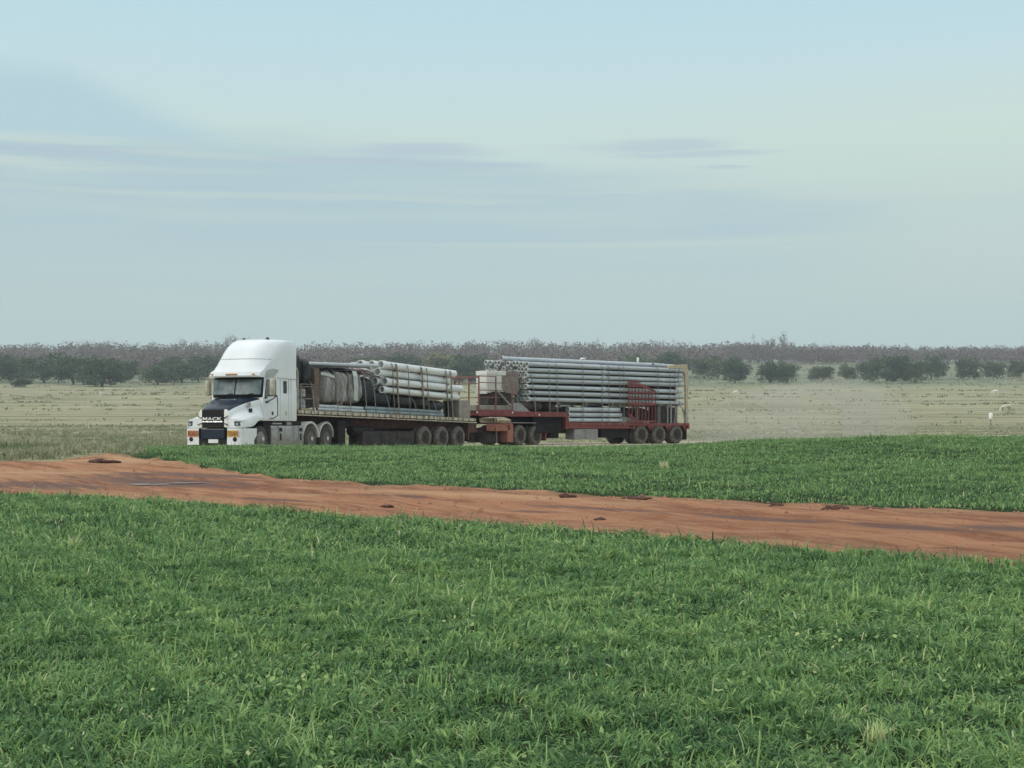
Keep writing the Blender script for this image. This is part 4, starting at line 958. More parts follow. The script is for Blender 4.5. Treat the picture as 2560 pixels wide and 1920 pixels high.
pipe('grey_pipe', M_T1, (-8.2, .55, 3.66), (-3.6, .6, 3.73), .07, .055, M['gal'], 'second thin grey pipe behind the long one on top of the wrapped pallets', 'pipe', None)
for i, (l0, l1, v, h, r, m_, lab) in enumerate(((-7.85, -4.55, 1.08, .09, .075, 'gal', 'grey pipe lying lowest on the deck edge under the wrapped pallets'), (-7.80, -4.60, 1.00, .23, .075, 'gal', 'grey pipe lying second from the deck under the wrapped pallets'),
        (-4.5, 1.60, 1.07, .09, .085, 'teal', 'greenish grey pipe on the deck edge under the white pipes'), (-4.45, 1.55, .98, .25, .085, 'teal', 'greenish grey pipe resting above the one on the deck edge under the white pipes'))):
    pipe('deck_pipe', M_T1, (l0, v, dk(l0) + h), (l1, v, dk(l1) + h), r, r - .015, M[m_], lab, 'pipe', None)
cargo('timber_bearer', MB().box(-.06, .06, -1.1, 1.1, 0, .16), M_T1, (-6.2, 0, dk(-6.2) + .33), M['timber'], 'timber bearer under the middle wrapped pallet', 'timber')
for i, (l, a, c, h0, hh, lab) in enumerate(((-4.15, .62, 1.05, 1.96, 1.30, 'tall black wrapped block behind the last pallet, under the front ends of the white pipes'), (-2.95, .80, 1.05, 1.93, .72, 'black wrapped roll below the front of the white pipes'), (-1.35, .85, 1.06, 1.90, .62, 'black wrapped roll below the middle of the white pipes'),
        (.15, .72, 1.05, 1.87, .55, 'black wrapped roll below the rear half of the white pipes'), (1.35, .62, 1.12, 1.70, .60, 'round sagging black roll, rearmost under the white pipes'))):
    cargo('black_roll', lump(40 + i, a, c, hh, .06, sq=3.2, n=40, fold=.4), M_T1, (l, 0, h0), M['polyblack'], lab, 'bundle', 'black rolls under the white pipes', smooth=50)
# white plastic pipes
ROWS = [('top', [.98, .56, .16, -.26, -.64, -1.0], [-3.22, -3.35, -2.6, -3.15, -2.9, -2.8], 3.84, 3.60, 2.72), ('second', [.84, .44, .04, -.36, -.76], [-3.30, -2.4, -3.35, -2.5, -2.6], 3.50, 3.23, 2.48),
        ('third', [1.02, .64, .24, -.2], [-3.0, -3.25, -2.6, -2.7], 3.08, 2.88, 3.22), ('fourth', [1.03, .62, .2, -.2], [-3.22, -2.7, -2.5, -2.5], 2.70, 2.46, 2.90)]
OR = ['nearest', 'second', 'third', 'fourth', 'fifth', 'sixth', 'seventh', 'eighth', 'ninth', 'tenth']
for rn, vs_, l0s, h0, h1, l1 in ROWS:
    for i, (v, l0) in enumerate(zip(vs_, l0s)):
        sc_ = .145 if rn == 'fourth' else .165
        zz = lambda L: h0 + (h1 - h0) * (L + 3.3) / (l1 + 3.3) + (.05 if (rn == 'top' and i == 3) else 0)
        pipe('white_pipe', M_T1, (l0, v, zz(l0)), (l1 - .12 * (i % 3), v, zz(l1)), sc_, sc_ - .028, M['pvc'], f'white plastic pipe, {"nearest" if i == 0 else OR[i] + " from the near side"} in the {rn} row of the pipe stack', 'pipe', 'white plastic pipes on the front trailer', bell=.022, bl=.32, end=M['pvc_in'])
# dunnage between the rows, straps over the stack
for i, l in enumerate((-2.15, -.15, 1.90)):
    for j, (h0, h1) in enumerate(((3.84, 3.60), (3.50, 3.23), (3.08, 2.88))):
        z = h0 + (h1 - h0) * (l + 3.3) / 6 - .205
        cargo('pipe_spacer', MB().box(-.07, .07, -1.05, 1.20, -.035, .035), M_T1, (l, 0, z), M['timber'], f'brown timber spacer under the {["top", "second", "third"][j]} row of white pipes, {["foremost", "middle", "rearmost"][i]} of its row', 'timber', 'timber spacers between the white pipes')
def strap(M_, pts, wd, label, matl, name='ratchet_strap', group='straps over the front load', cat='strap'):
    c = Vector(pts[0]); b = MB(); b.strip([tuple(Vector(p) - c) for p in pts], wd, .008)
    o = b.build(name, matl); o.matrix_world = at(M_, *pts[0]); return tag(o, label, cat, group)
for i, (l, wd, hp, lab) in enumerate(((-2.62, .05, 0, 'strap just behind the front ends of the white pipes'), (-2.28, .10, 0, 'broad brown strap at the front spacer of the white pipes'), (-1.40, .05, 0, 'thin strap between the front and middle spacers'), (-.30, .10, 0, 'broad brown strap at the middle spacer of the white pipes'), (.12, .05, 0, 'thin strap just behind the middle spacer'), (1.72, .07, 0, 'strap just ahead of the rear spacer of the white pipes'), (2.10, .09, 0, 'broad strap closest to the rear ends of the white pipes'))):
    t_ = (l + 3.3) / 6; zt = 3.84 - .24 * t_ + .19
    strap(M_T1, [(l, -1.15, zt - .06), (l, -.4, zt), (l, .5, zt), (l, 1.0, zt - .02), (l + .01, 1.17, zt - .12), (l + .02, 1.19, zt - .30), (l + .06, 1.205, 3.0 - .2 * t_), (l + .10, 1.21, 2.4), (l + .15, 1.235, dk(l) + .02), (l + .15, 1.235, dk(l) - .10)], wd, lab, M['strap'])
for i, (l, z, lab) in enumerate(((-8.35, 3.0, 'grey rope over the rack behind the cab'), (-6.75, 3.47, 'grey rope over the wrapped pallet nearest the cab'), (-5.85, 3.47, 'grey rope between the middle and last wrapped pallets'), (-4.72, 3.50, 'grey rope at the rear corner of the last wrapped pallet'), (-4.05, 3.3, 'pale grey rope hanging over the tall black block'), (-3.0, 2.5, 'grey rope over the black roll below the front of the white pipes'), (-.9, 2.35, 'pale rope over the black rolls, left of the middle spacer'), (.75, 2.3, 'grey rope over the black rolls, right of the middle spacer'))):
    strap(M_T1, [(l, .2, z + .03), (l, 1.0, z), (l + .02, 1.14, z - .12), (l + .12, 1.19, (z + dk(l)) / 2), (l + .16, 1.235, dk(l) + .02), (l + .16, 1.235, dk(l) - .12)], .045, lab, M['rope'], 'load_rope', 'ropes over the front load', 'rope')
# rear end of the first load
cargo('grey_crate', MB().box(-.48, .50, -.5, .5, 0, .88), M_T1, (3.45, .60, dk(3.4) + .01), M['board'], 'grey beige square crate at the rear end of the front trailer', 'crate', bevel=.03)
b = MB(); b.lathe((0, 0, 0), [(0, .2), (.02, .26), (.80, .26), (.82, .2), (.82, 0)], 20, 'h')
cargo('black_drum', b, M_T1, (2.55, .78, dk(2.5) + .01), M['polyblack'], 'black drum between the white pipes and the grey crate', 'drum', smooth=40)
b = MB(); b.tube([(0, 0, 0), (.35, .1, .35), (.75, .12, .9)], .05, 7); b.tube([(.1, -.3, 0), (.4, -.25, .25), (.9, -.2, .45)], .06, 7); b.tube([(-.3, -.1, .05), (.3, .2, .1), (.8, .1, .02)], .05, 7)
cargo('hose_pile', b, M_T1, (3.2, .1, dk(3.4) + .95), M['mdark'], 'dark bent hoses lying on the grey crate behind the white pipes', 'hose', smooth=40)

# ------------------------------------------------------------------ dolly
do = empty('trailer_dolly', M_DO)
tag(do, 'dusty red two axle dolly that couples the two trailers', 'dolly')
b = P_()
for s in (.5, -.5): b.box(-1.3, 2.2, s - .06, s + .06, .66, .92)
b.add([(-3.3, -.06, .62), (-3.3, .06, .62), (-1.3, .55, .70), (-1.3, -.55, .70), (-3.3, -.06, .78), (-3.3, .06, .78), (-1.3, .55, .90), (-1.3, -.55, .90)], [(0, 1, 2, 3), (4, 5, 6, 7), (0, 1, 5, 4), (1, 2, 6, 5), (2, 3, 7, 6), (3, 0, 4, 7)])
b.box(-.07, .07, -.9, .9, .42, .60); b.box(1.36, 1.50, -.9, .9, .42, .60)
b.build('chassis', M['redbeam'], do, bevel=.01)
b = P_(); b.lathe((.7, 0, .92), [(0, .55), (.14, .6), (.16, .5), (.16, 0)], 28, 'h'); b.build('turntable', M['chassis'], do)
b = P_(); b.box(-.85, 2.35, .62, 1.21, 1.13, 1.17); b.build('mudguard_top', M['steelgrey'], do, bevel=.01)
b = P_(); b.prism([(-1.15, .16), (-.68, .16), (-.68, 1.02), (-.76, 1.12), (-1.18, 1.06)], .50, 1.22); b.build('front_mudguard', M['redclay'], do, bevel=.015)
b = P_(); b.prism([(2.16, .30), (2.26, .22), (2.34, .95), (2.30, 1.14), (2.10, 1.14), (2.14, .95)], .62, 1.24); b.build('rear_mudguard', M['red'], do, bevel=.01)
b = P_(); b.box(-2.30, -.95, .70, 1.22, .72, 1.10); b.box(-1.65, -1.05, .9, 1.23, .98, 1.12); b.build('side_box', M['redclay'], do, bevel=.04)
b = P_(); b.box(-2.2, -1.2, -.6, .8, .15, .66); b.build('storage_box', M['under'], do, bevel=.02)
b = P_(); b.tube([(-2.28, 1.235, 1.15), (-2.24, 1.24, .85), (-2.16, 1.24, .70), (-2.12, 1.24, .15)], .03, 7); b.build('bracket_post', M['redrust'], do)
for l in (0, 1.43):
    for s in (1, -1): wheel(l, s * 1.2, do, r=.52, dual=True, side=s, rim='rim_dark', tyre='rubber_dusty')
for i, (l, a, lab) in enumerate(((-1.0, .16, ''), (.15, .22, ''))):
    pass
cargo('canvas_cover', lump(61, .60, .42, .30, .30, sq=5, fold=1.2), M_DO, (-1.72, .86, 1.12), M['rag'], 'crumpled tan canvas lying on the red box of the dolly', 'canvas', smooth=50)

# ------------------------------------------------------------------ rear drop deck trailer (L = 0 at its first axle)
t2 = empty('drop_deck_trailer', M_T2)
tag(t2, 'red drop deck trailer at the rear, loaded with stacked grey pipes', 'trailer')
b = P_(); b.box(-11.8, -5.65, -1.2, 1.2, 1.50, 1.72); b.box(-11.8, -9.45, 1.2, 1.24, 1.50, 1.80); b.box(-11.8, -5.65, 1.205, 1.225, 1.46, 1.53)
b.build('upper_deck', M['red'], t2, bevel=.01)
b = P_(); b.box(-11.6, -5.75, -.62, .62, 1.08, 1.50); b.box(-7.9, -5.75, -1.0, 1.0, .62, 1.50); b.box(-7.8, -7.3, .2, .9, .18, .62); b.box(-6.6, -6.0, .3, .9, .34, .62); b.build('gooseneck', M['chassis'], t2, bevel=.02)
b = P_(); b.box(-5.75, -5.60, -1.2, 1.2, .82, 1.60); b.box(-5.60, -1.0, -1.2, 1.2, .84, 1.12); b.box(-1.0, 3.85, -1.2, 1.2, .98, 1.12)
b.box(-5.60, -.6, 1.2, 1.23, .86, .93); b.box(-5.60, 3.85, 1.2, 1.24, 1.04, 1.16)
for l in (0, 1.43, 2.86):
    for a0, a1 in ((0, .72),):
        arc = [(l + .68 * math.cos(t), .50 + .68 * math.sin(t)) for t in np.linspace(R(18), R(162), 16)]
        out_ = [(l - .72, 1.10), (l + .72, 1.10)]
        b.prism(arc + [(l - .70, 1.13), (l + .70, 1.13)], 1.12, 1.22)
b.build('lower_deck', M['red'], t2, bevel=.008)
b = P_()
for s in (.45, -.45): b.box(-5.6, 3.7, s - .06, s + .06, .60, .98)
for l in (0, 1.43, 2.86): b.box(l - .07, l + .07, -.9, .9, .42, .6)
b.box(-3.0, -.9, -.9, 1.02, .35, .82)
b.build('chassis_beam', M['chassis'], t2)
b = P_(); b.box(-5.15, -3.40, .5, 1.2, .27, .82); b.box(-4.33, -4.27, 1.2, 1.22, .27, .82); b.build('tool_box', M['steelgrey'], t2, bevel=.02)
b = P_(); b.box(3.78, 3.86, -1.2, 1.2, .84, 1.16); b.build('tail_bar', M['red'], t2, bevel=.01)
b = P_(); b.box(3.70, 3.88, .98, 1.25, .86, 1.06); b.build('tail_light', M['lampred'], t2, bevel=.03)
for s in (1, -1):
    b = P_(); b.box(3.62, 3.66, s * .55, s * 1.2, .22, .84); b.build('mudflap', M['under'], t2)
for l in (0, 1.43, 2.86):
    for s in (1, -1): wheel(l, s * 1.20, t2, r=.52, dual=True, side=s, rim='rim_dark', tyre='rubber_dusty')
for l, h in ((-11.9, 1.66), (-9.55, 1.66), (-7.7, 1.56)):
    b = P_(); b.lathe((l, 1.25, h), [(0, .045), (.02, .04), (.025, 0)], 12); b.build('reflector', M['reflector'], t2)
# cage round the front of the upper deck
b = P_()
V_ = 1.19
for l in (-11.74, -10.62, -9.50): b.box(l - .03, l + .03, V_ - .03, V_ + .03, 1.72, 3.50 if l < -9.6 else 2.9)
for h in (3.48, 3.16, 2.78, 2.42): b.box(-11.74, -10.62 if h > 3.3 else -9.9, V_ - .02, V_ + .02, h - .02, h + .02)
for v in (.4, -.4, -1.19): b.box(-11.77, -11.71, v - .03, v + .03, 1.72, 3.46)
for h, t in ((3.44, .045), (3.1, .02), (2.4, .02)): b.box(-11.78, -11.72, -1.19, 1.19, h - t, h + t)
b.build('headboard_cage', M['redrust'], t2, bevel=.006)
b = P_(); b.tube([(-10.62, 1.235, 2.80), (-9.62, 1.245, 1.98)], .045, 8); b.lathe((-10.66, 1.25, 2.84), [(-.03, .05), (.04, .07), (.05, 0)], 10); b.build('brace_bar', M['board'], t2, smooth=40)
# rear corner posts
b = P_(); b.prism([(3.62, 1.95), (3.80, 1.95), (3.84, 4.1), (3.74, 4.52), (2.18, 4.42), (2.16, 4.24), (3.30, 4.26), (3.58, 3.9)], 1.06, 1.18); b.build('rear_post', M['tan'], t2, bevel=.02)
b = P_(); b.box(3.62, 3.80, -1.18, -1.06, 1.12, 4.4); b.box(3.64, 3.78, -1.06, 1.06, 4.2, 4.34); b.build('rear_frame', M['creamsteel'], t2, bevel=.01)
b = P_(); b.box(3.60, 3.80, 1.04, 1.20, 1.14, 1.95); b.build('post_base', M['creamsteel'], t2, bevel=.01)
# white engine set under the cage
b = MB(); b.box(0, 1.25, -.42, .40, .62, 1.48); b.box(-.03, 1.28, -.45, .43, 1.46, 1.68)
mach = cargo('generator_set', b, M_T2, (-10.98, .50, 2.10), M['mwhite'], 'boxy white engine set on the raised front deck of the red trailer', 'generator', bevel=.03)
b = MB(); b.box(.02, .30, -.40, .42, .56, 1.1); b.box(-.02, .10, -.42, .38, .50, 1.4); b.build('end_panel', M['mwhite'], mach, bevel=.02)
b = MB(); b.box(.10, 1.7, -.40, .38, -.05, .60); b.tube([(.5, .42, .35), (.8, .46, .42), (1.1, .44, .2)], .06, 8); b.lathe((.7, .42, .2), [(0, .16), (.05, .16), (.06, .0)], 16); b.build('engine', M['mdark'], mach, bevel=.02)
b = MB(); b.box(-.5, 1.9, -.5, .5, -.36, -.06); b.box(-.45, -.3, .5, .54, -.3, -.05); b.box(.3, .4, .5, .54, -.3, -.05); b.box(1.0, 1.12, .5, .54, -.3, -.05); b.build('base_frame', M['mdark'], mach, bevel=.02)
b = MB(); b.prism([(0, .35), (.25, .08), (1.05, .0), (1.18, .25), (1.15, 1.0), (1.05, 1.24), (.0, 1.22)], -.6, .62)
cargo('rusty_housing', b, M_T2, (-9.98, .30, 2.58), M['mrust'], 'rusty grey brown sheet housing between the white engine set and the pipe ends', 'machine part', bevel=.03)
cargo('timber_beam', MB().box(-1.2, 1.25, -.9, .9, 0, .30), M_T2, (-10.7, .22, 1.725), M['board'], 'pale grey beam block under the white engine set', 'timber', bevel=.02)
b = MB(); b.prism([(-.8, .26), (.2, .45), (.9, .0), (.75, -.02), (-.6, .0)], -.4, .35)
cargo('steel_ramp', b, M_T2, (-9.15, .8, 1.73), M['steelgrey'], 'grey sloping steel plate beside the engine set on the upper deck', 'steel plate', bevel=.01)
b = MB(); b.lathe((0, 0, 0), [(0, .05), (.06, .22), (.14, .26), (1.36, .26), (1.46, .22), (1.55, .05)], 24, 'L')
cargo('pressure_tank', b, M_T2, (-8.75, .80, 2.02), M['mdark'], 'dark horizontal tank below the front ends of the grey pipes', 'tank', smooth=40)
for i, (l, a, lab) in enumerate(((-6.65, .45, 'dark wrapped bundle behind the horizontal tank at the end of the upper deck'),)):
    cargo('black_bundle', lump(70 + i, a, 1.0, .55, .1, sq=3), M_T2, (l, .1, 1.73), M['mdark'], lab, 'bundle', smooth=50)
# timber bearers under the stack
for i, l in enumerate((-7.9, -6.2, -4.2, -2.2, -.2, 1.6, 3.0)):
    hb = 1.725 if l < -5.7 else 1.125
    b = MB(); b.box(-.06, .06, -1.15, 1.15, 2.12 - hb, 2.22 - hb)
    for v in (-1.05, 0, 1.0) if l > -5.7 else (-1.05,): b.box(-.05, .05, v - .05, v + .05, 0, 2.12 - hb)
    cargo('support_frame', b, M_T2, (l, 0, hb), M['mrust'], f'rusty support frame under the grey pipes, {OR[i].replace("nearest", "first")} from the front', 'frame', 'support frames under the grey pipe stack')
# stacked grey pipes: near column first; the farther columns reach further forward
HR = [4.17, 3.88, 3.60, 3.33, 3.02, 2.70, 2.37]; RN = ['top', 'second', 'third', 'fourth', 'fifth', 'sixth', 'bottom']
pr = hollow(11.85, .112, .084, bell=.030, bl=.12, n=18, collars=(5.6,), rb=.022).build('grey_pipe', M['gal'], None, smooth=40)
b = MB(); b.lathe((-.004, 0, 0), [(0, .136), (0, .108), (.115, .108), (.115, .136)], 18, 'L', closed=True); b.build('pipe_flange', M['gal2'], pr, smooth=40)
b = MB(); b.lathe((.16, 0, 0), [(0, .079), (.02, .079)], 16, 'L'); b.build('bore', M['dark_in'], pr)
b = MB(); b.lathe((5.62, 0, 0), [(0, .130), (.14, .130)], 18, 'L'); b.lathe((11.4, 0, 0), [(0, .108), (.03, .125), (.10, .125), (.13, .108)], 18, 'L'); b.build('pipe_collar', M['galend'], pr, smooth=40)
first = True
for j, h in enumerate(HR):
    ncol = 10 if j < 2 else 5
    for i in range(ncol):
        v = 1.08 - .243 * i
        if j % 2: v = 1.10 - .243 * i
        l0 = -8.42 - .095 * i * (1 if j < 2 else .4) + q_.uniform(-.10, .10)
        o = pr if first else copy_tree(pr); first = False
        hh = h + (.015 * i if j < 2 else 0) - (.15 if (j > 0 and i in (3, 6, 8)) else 0); pit = .006 if j > 3 else 0.0
        if j == 0 and 2 <= i <= 3: hh += .02
        o.matrix_world = at(M_T2, l0, v, hh, 0, pit + q_.uniform(-.0008, .0008), q_.uniform(0, 6))
        w_ = 'nearest' if i == 0 else OR[i] + ' from the near side'
        tag(o, f'grey steel pipe, {w_}, {RN[j]} row of the rear stack', 'pipe', 'grey steel pipes stacked on the rear trailer')
def tpipe(name, p0, p1, r, label, m_='gal'):
    return pipe(name, M_T2, p0, p1, r, r - .02, M[m_], label, 'pipe', None, end=M['dark_in'], bell=.025, bl=.12)
tpipe('grey_pipe', (-9.10, -.15, 4.50), (1.75, .85, 4.42), .11, 'single long grey pipe lying on top of the whole rear stack')
tpipe('grey_pipe', (1.15, .95, 4.42), (2.9, 1.0, 4.38), .10, 'short grey pipe on top of the rear stack near the tan corner post')
for i, h in enumerate((1.87, 1.58, 1.29)):
    tpipe('side_pipe', (-5.55, 1.08, h), (-1.55 - .15 * (i == 0), 1.08, h), .115, f'grey pipe lying on the red lower deck, {["highest", "middle", "lowest"][i]} of the three in front')
for i, (l, s_, h, lab) in enumerate(((-4.1, .16, 4.58, 'white plastic fitting on the single top pipe towards the front'), (.15, .07, 4.56, 'thin pale valve standing on the top pipe towards the rear'), (2.15, .17, 4.44, 'pale green white fitting at the rear end of the top pipe'), (2.75, .12, 4.30, 'greenish fitting lying on the stack beside the tan corner post'))):
    cargo('pipe_fitting', lump(80 + i, s_, s_ * .7, .13 if s_ > .1 else .30, .15, n=14, m=8), M_T2, (l, .75, h - .05), M['pvc'], lab, 'pipe fitting', smooth=60)
# ropes and chains over the rear stack
for i, (l, z, d, lab) in enumerate(((-8.3, 3.9, .35, 'grey strap running down steeply past the pipe ends at the front of the rear stack'), (-7.0, 4.3, .05, 'rope over the grey pipes near their front ends'), (-6.45, 4.3, .05, 'second rope over the grey pipes near their front ends'), (-4.55, 4.3, .0, 'chain over the grey pipes at the foremost collar marks'), (-3.1, 4.3, .0, 'rope over the grey pipes ahead of the red rack'), (-2.6, 4.3, .0, 'second rope over the grey pipes ahead of the red rack'), (-1.75, 4.3, .0, 'pale rope just ahead of the red rack'), (-1.45, 4.3, 0, 'pale rope touching the front of the red rack'), (1.25, 4.3, 0, 'rope just behind the red rack'), (2.25, 4.3, 0, 'rope over the rear ends of the grey pipes'), (2.65, 4.3, 0, 'last rope over the grey pipes before the tan post'))):
    base_h = 1.74 if l < -5.7 else 1.17
    strap(M_T2, [(l, -.5, z + .02), (l, .8, z + .02), (l, 1.15, z - .02), (l + d * .1, 1.245, z - .18), (l + d * .6, 1.25, (z + base_h) / 2), (l + d, 1.25, base_h), (l + d, 1.255, base_h - .15)], .040, lab, M['rope'], 'load_rope', 'ropes over the rear stack', 'rope')
# red rack leaning on the near side of the stack
b = MB()
for i in range(9):
    l = -1.15 + i * .262; top = [3.45, 3.45, 3.40, 3.35, 3.20, 3.10, 2.95, 2.95, 2.9][i]
    b.box(l - .020, l + .020, 1.29, 1.33, 1.60 if i < 2 else 1.18, top)
for h in (3.42,): b.box(-1.18, -.20, 1.285, 1.335, h - .05, h + .05)
b.prism([(-1.25, 3.25), (-.1, 3.30), (.95, 2.98), (.95, 2.88), (-.1, 3.14), (-1.25, 3.12)], 1.30, 1.34)
for h, t in ((2.83, .035), (2.50, .03), (2.20, .06)): b.box(-1.2, .98, 1.295, 1.335, h - t, h + t)
b.box(-1.15, .98, 1.29, 1.33, 1.20, 1.30); b.prism([(-1.15, 1.62), (-.88, 1.62), (-.88, 1.55), (-.5, 1.25), (-.6, 1.2), (-1.15, 1.56)], 1.29, 1.33)
cargo('steel_rack', MB().add([lvh(p) for p in b.v], b.f), M_T2, (0, 0, 0), M['red'], 'red steel rack of upright bars leaning on the side of the grey pipes', 'rack')
cargo('packing_board', MB().box(0, 11, -.5, .3, 0, .05), M_T2, (-8.0, -.2, 4.005), M['timber'], 'long dark packing board between the top two rows of grey pipes', 'timber')
cargo('steel_plate', MB().prism([(0, 0), (1.5, 0), (1.1, .30), (.3, .33), (0, .2)], -.1, .1), M_T2, (-1.62, 1.0, 1.17), M['board'], 'grey plate on the red deck below the red rack', 'steel plate')
for i, (l, lab) in enumerate(((1.42, 'dark drum just right of the red rack'), (2.02, 'dark drum in the middle of the rear deck end'), (2.72, 'dark drum nearest the tail of the rear trailer'))):
    b = MB(); b.lathe((0, 0, 0), [(0, .2), (.02, .29), (.30, .29), (.32, .31), (.34, .29), (.62, .29), (.64, .31), (.66, .29), (.92, .29), (.94, .22), (.94, 0)], 24, 'h')
    cargo('dark_drum', b, M_T2, (l, .80, 1.125), M['mdark'], lab, 'drum', 'dark drums on the rear deck end', smooth=40)
b = MB(); b.box(-.04, .04, -.02, .02, 0, 1.0); b.box(.26, .34, -.02, .02, 0, 1.0); b.box(-.04, .34, -.02, .02, .96, 1.02)
cargo('steel_upright', b, M_T2, (2.05, 1.22, 1.165), M['steelgrey'], 'pair of grey uprights on the rear deck end between the dark drums', 'frame')
b = MB(); b.tube([(0, 0, .0), (.1, 0, .5), (.2, 0, .9), (.5, 0, 1.0), (.75, 0, .8), (.85, 0, .3)], .03, 7)
cargo('hose', b, M_T2, (2.6, 1.2, 1.16), M['steelgrey'], 'grey curved hose hanging over the last drum by the tail', 'hose', smooth=40)
for i, (l, a, hh, lab) in enumerate(((-4.55, .95, .92, 'dark bundle behind the front ends of the three loose pipes on the lower deck'), (-2.65, .90, .96, 'dark bundle behind the rear ends of the three loose pipes on the lower deck'), (-.85, .85, .92, 'dark bundle behind the left bars of the red rack'), (.65, .55, .90, 'dark bundle behind the right bars of the red rack'))):
    cargo('black_bundle', lump(90 + i, a, .85, hh, .1, sq=3), M_T2, (l, -.05, 1.13), M['mdark'], lab, 'bundle', smooth=50)
cargo('black_bundle', lump(97, 1.0, .7, .42, .1, sq=3), M_T2, (-8.0, -.3, 1.73), M['mdark'], 'dark bundle behind the horizontal tank on the upper deck', 'bundle', smooth=50)
cargo('gap_shade_sheet', MB().box(0, 11.3, -.006, .006, 0, 1.95), M_T2, (-8.0, .72, 2.20), M['mdark'], 'added dark sheet inside the grey pipe stack that darkens the gaps between its rows', 'gap shade sheet')  # sheet added inside the stack only to make the gaps between pipes dark

# ------------------------------------------------------------------ trees
def leaf_cards(C, size, q, flat=.0):
    """square-ish leaf clumps at centres C with random facing"""
    n = len(C); a = q.randn(n, 3); a /= np.linalg.norm(a, axis=1)[:, None]
    b = np.cross(a, q.randn(n, 3)); b /= np.linalg.norm(b, axis=1)[:, None]
    c = np.cross(a, b); s = size[:, None]
    k = .55 + .5 * q.rand(n, 1)
    V = np.stack([C - b * s * .5, C - c * s * k * .5, C + b * s * .5, C + c * s * k * .5], 1).reshape(-1, 3)
    F = np.arange(n * 4).reshape(n, 4)
    return V, F
def leaf_mat(name, dark, lightc, tr=.25):
    return grass_mat(name, [(0.0, dark), (.6, tuple((a + b) / 2 for a, b in zip(dark, lightc))), (1.0, lightc)], tr)
LM = [leaf_mat('dark_foliage', (.030, .070, .036), (.095, .155, .065)), leaf_mat('olive_foliage', (.050, .080, .040), (.14, .18, .08)), leaf_mat('light_foliage', (.10, .12, .06), (.30, .32, .15))]
BM = mat('grey_bark', (.30, .26, .24), .9, nz=3, amt=.3); BM2 = mat('dark_bark', (.09, .075, .065), .9, nz=3, amt=.3)
TWM = leaf_mat('bare_twigs', (.098, .074, .069), (.195, .154, .142), .1)
def limb(b, p, d, ln, r, depth, q, ends, spread=.6):
    pts = [p]; cur = Vector(p); dd = Vector(d)
    for i in range(3):
        dd = (dd + Vector((q.uniform(-1, 1), q.uniform(-1, 1), q.uniform(-.2, .6))) * .16).normalized(); cur = cur + dd * ln / 3; pts.append(tuple(cur))
    b.tube(pts, r, 5 if depth > 1 else 4, r * .6)
    ends.append(tuple(cur))
    if depth > 0:
        for k in range(q.choice((2, 3, 3))):
            st = Vector(pts[q.choice((1, 2, 3, 3))]); a = q.uniform(0, 6.28)
            nd = (dd * .75 + Vector((math.cos(a), math.sin(a), q.uniform(-.1, .5))) * spread).normalized()
            limb(b, tuple(st), nd, ln * q.uniform(.55, .8), r * .5, depth - 1, q, ends, spread)
def green_tree(seed, h, wd, lm, base=.25):
    """unit at real size; crown made of leaf clumps round the limb ends; trunk > limbs in one mesh"""
    q = random.Random(seed); qq = np.random.RandomState(seed)
    b = MB(); ends = []
    for k in range(q.choice((2, 3))):
        a = q.uniform(0, 6.28); limb(b, (0, 0, 0), (math.cos(a) * .45, math.sin(a) * .45, 1), h * .42, h * .022, 2, q, ends, .75)
    for _ in range(26): a = q.uniform(0, 6.28); rr = q.uniform(.1, .40) * wd; ends.append((math.cos(a) * rr, math.sin(a) * rr, q.uniform(.14, .84 - .5 * (rr / wd) ** 2 * 4 * .4) * h))
    E_ = np.array([lvh(e) for e in ends]); E_[:, 2] = np.clip(E_[:, 2], h * base * .5, h * .86)
    E_[:, :2] = np.clip(E_[:, :2], -wd * .42, wd * .42)
    C = []
    for e in E_:
        n = 85; r = h * q.uniform(.12, .20); u = qq.randn(n, 3); u /= np.linalg.norm(u, axis=1)[:, None]
        C.append(e + u * (r * qq.rand(n, 1) ** .4) * np.array([1.15, 1.15, .8]))
    C = np.concatenate(C); C[:, 2] = np.maximum(C[:, 2], h * .03)
    V, F = leaf_cards(C, h * (.035 + .04 * qq.rand(len(C))), qq)
    t = np.clip(.45 + .25 * np.sin(C[:, 0] * 3 / wd * 3 + seed) * np.cos(C[:, 2] * 9 / h) + .22 * qq.randn(len(C)), 0, 1)
    crown = np_mesh('crown', V, [F], LM[lm], {'tint': np.repeat(t, 4)})
    tr = b.build('trunk', BM2 if lm == 0 else BM); trm = tr.data; bpy.data.objects.remove(tr)
    return crown, trm
def bare_tree(seed, h, leafy=.0):
    q = random.Random(seed); qq = np.random.RandomState(seed); b = MB(); ends = []
    limb(b, (0, 0, 0), (q.uniform(-.12, .12), q.uniform(-.12, .12), 1), h * .42, h * .018, 3, q, ends, .62)
    E_ = np.array([lvh(e) for e in ends])
    C = np.concatenate([e + qq.randn(16 if e[2] > h * .35 else 3, 3) * h * .05 for e in E_])
    V, F = leaf_cards(C, h * (.018 + .03 * qq.rand(len(C))), qq)
    F = F[qq.rand(len(F)) < .75]
    t = np.clip(.5 + .25 * qq.randn(len(C)), 0, 1)
    crown = np_mesh('crown', V, [F], TWM if not leafy else LM[1], {'tint': np.repeat(t, 4)})
    tr = b.build('trunk', BM); trm = tr.data; bpy.data.objects.remove(tr)
    return crown, trm
def place_tree(name, pair, x, y, s, rot, label, cat, group, sx=1.0, z=None):
    e = empty(name, loc=(x, y, (gz(x, y) if z is None else z) - .1)); e.rotation_euler = (0, 0, rot); e.scale = (s * sx, s * sx, s)
    for nm, me in zip(('crown', 'trunk'), pair):
        o = bpy.data.objects.new(nm, me); COL.objects.link(o); o.parent = e
    return tag(e, label, cat, group)
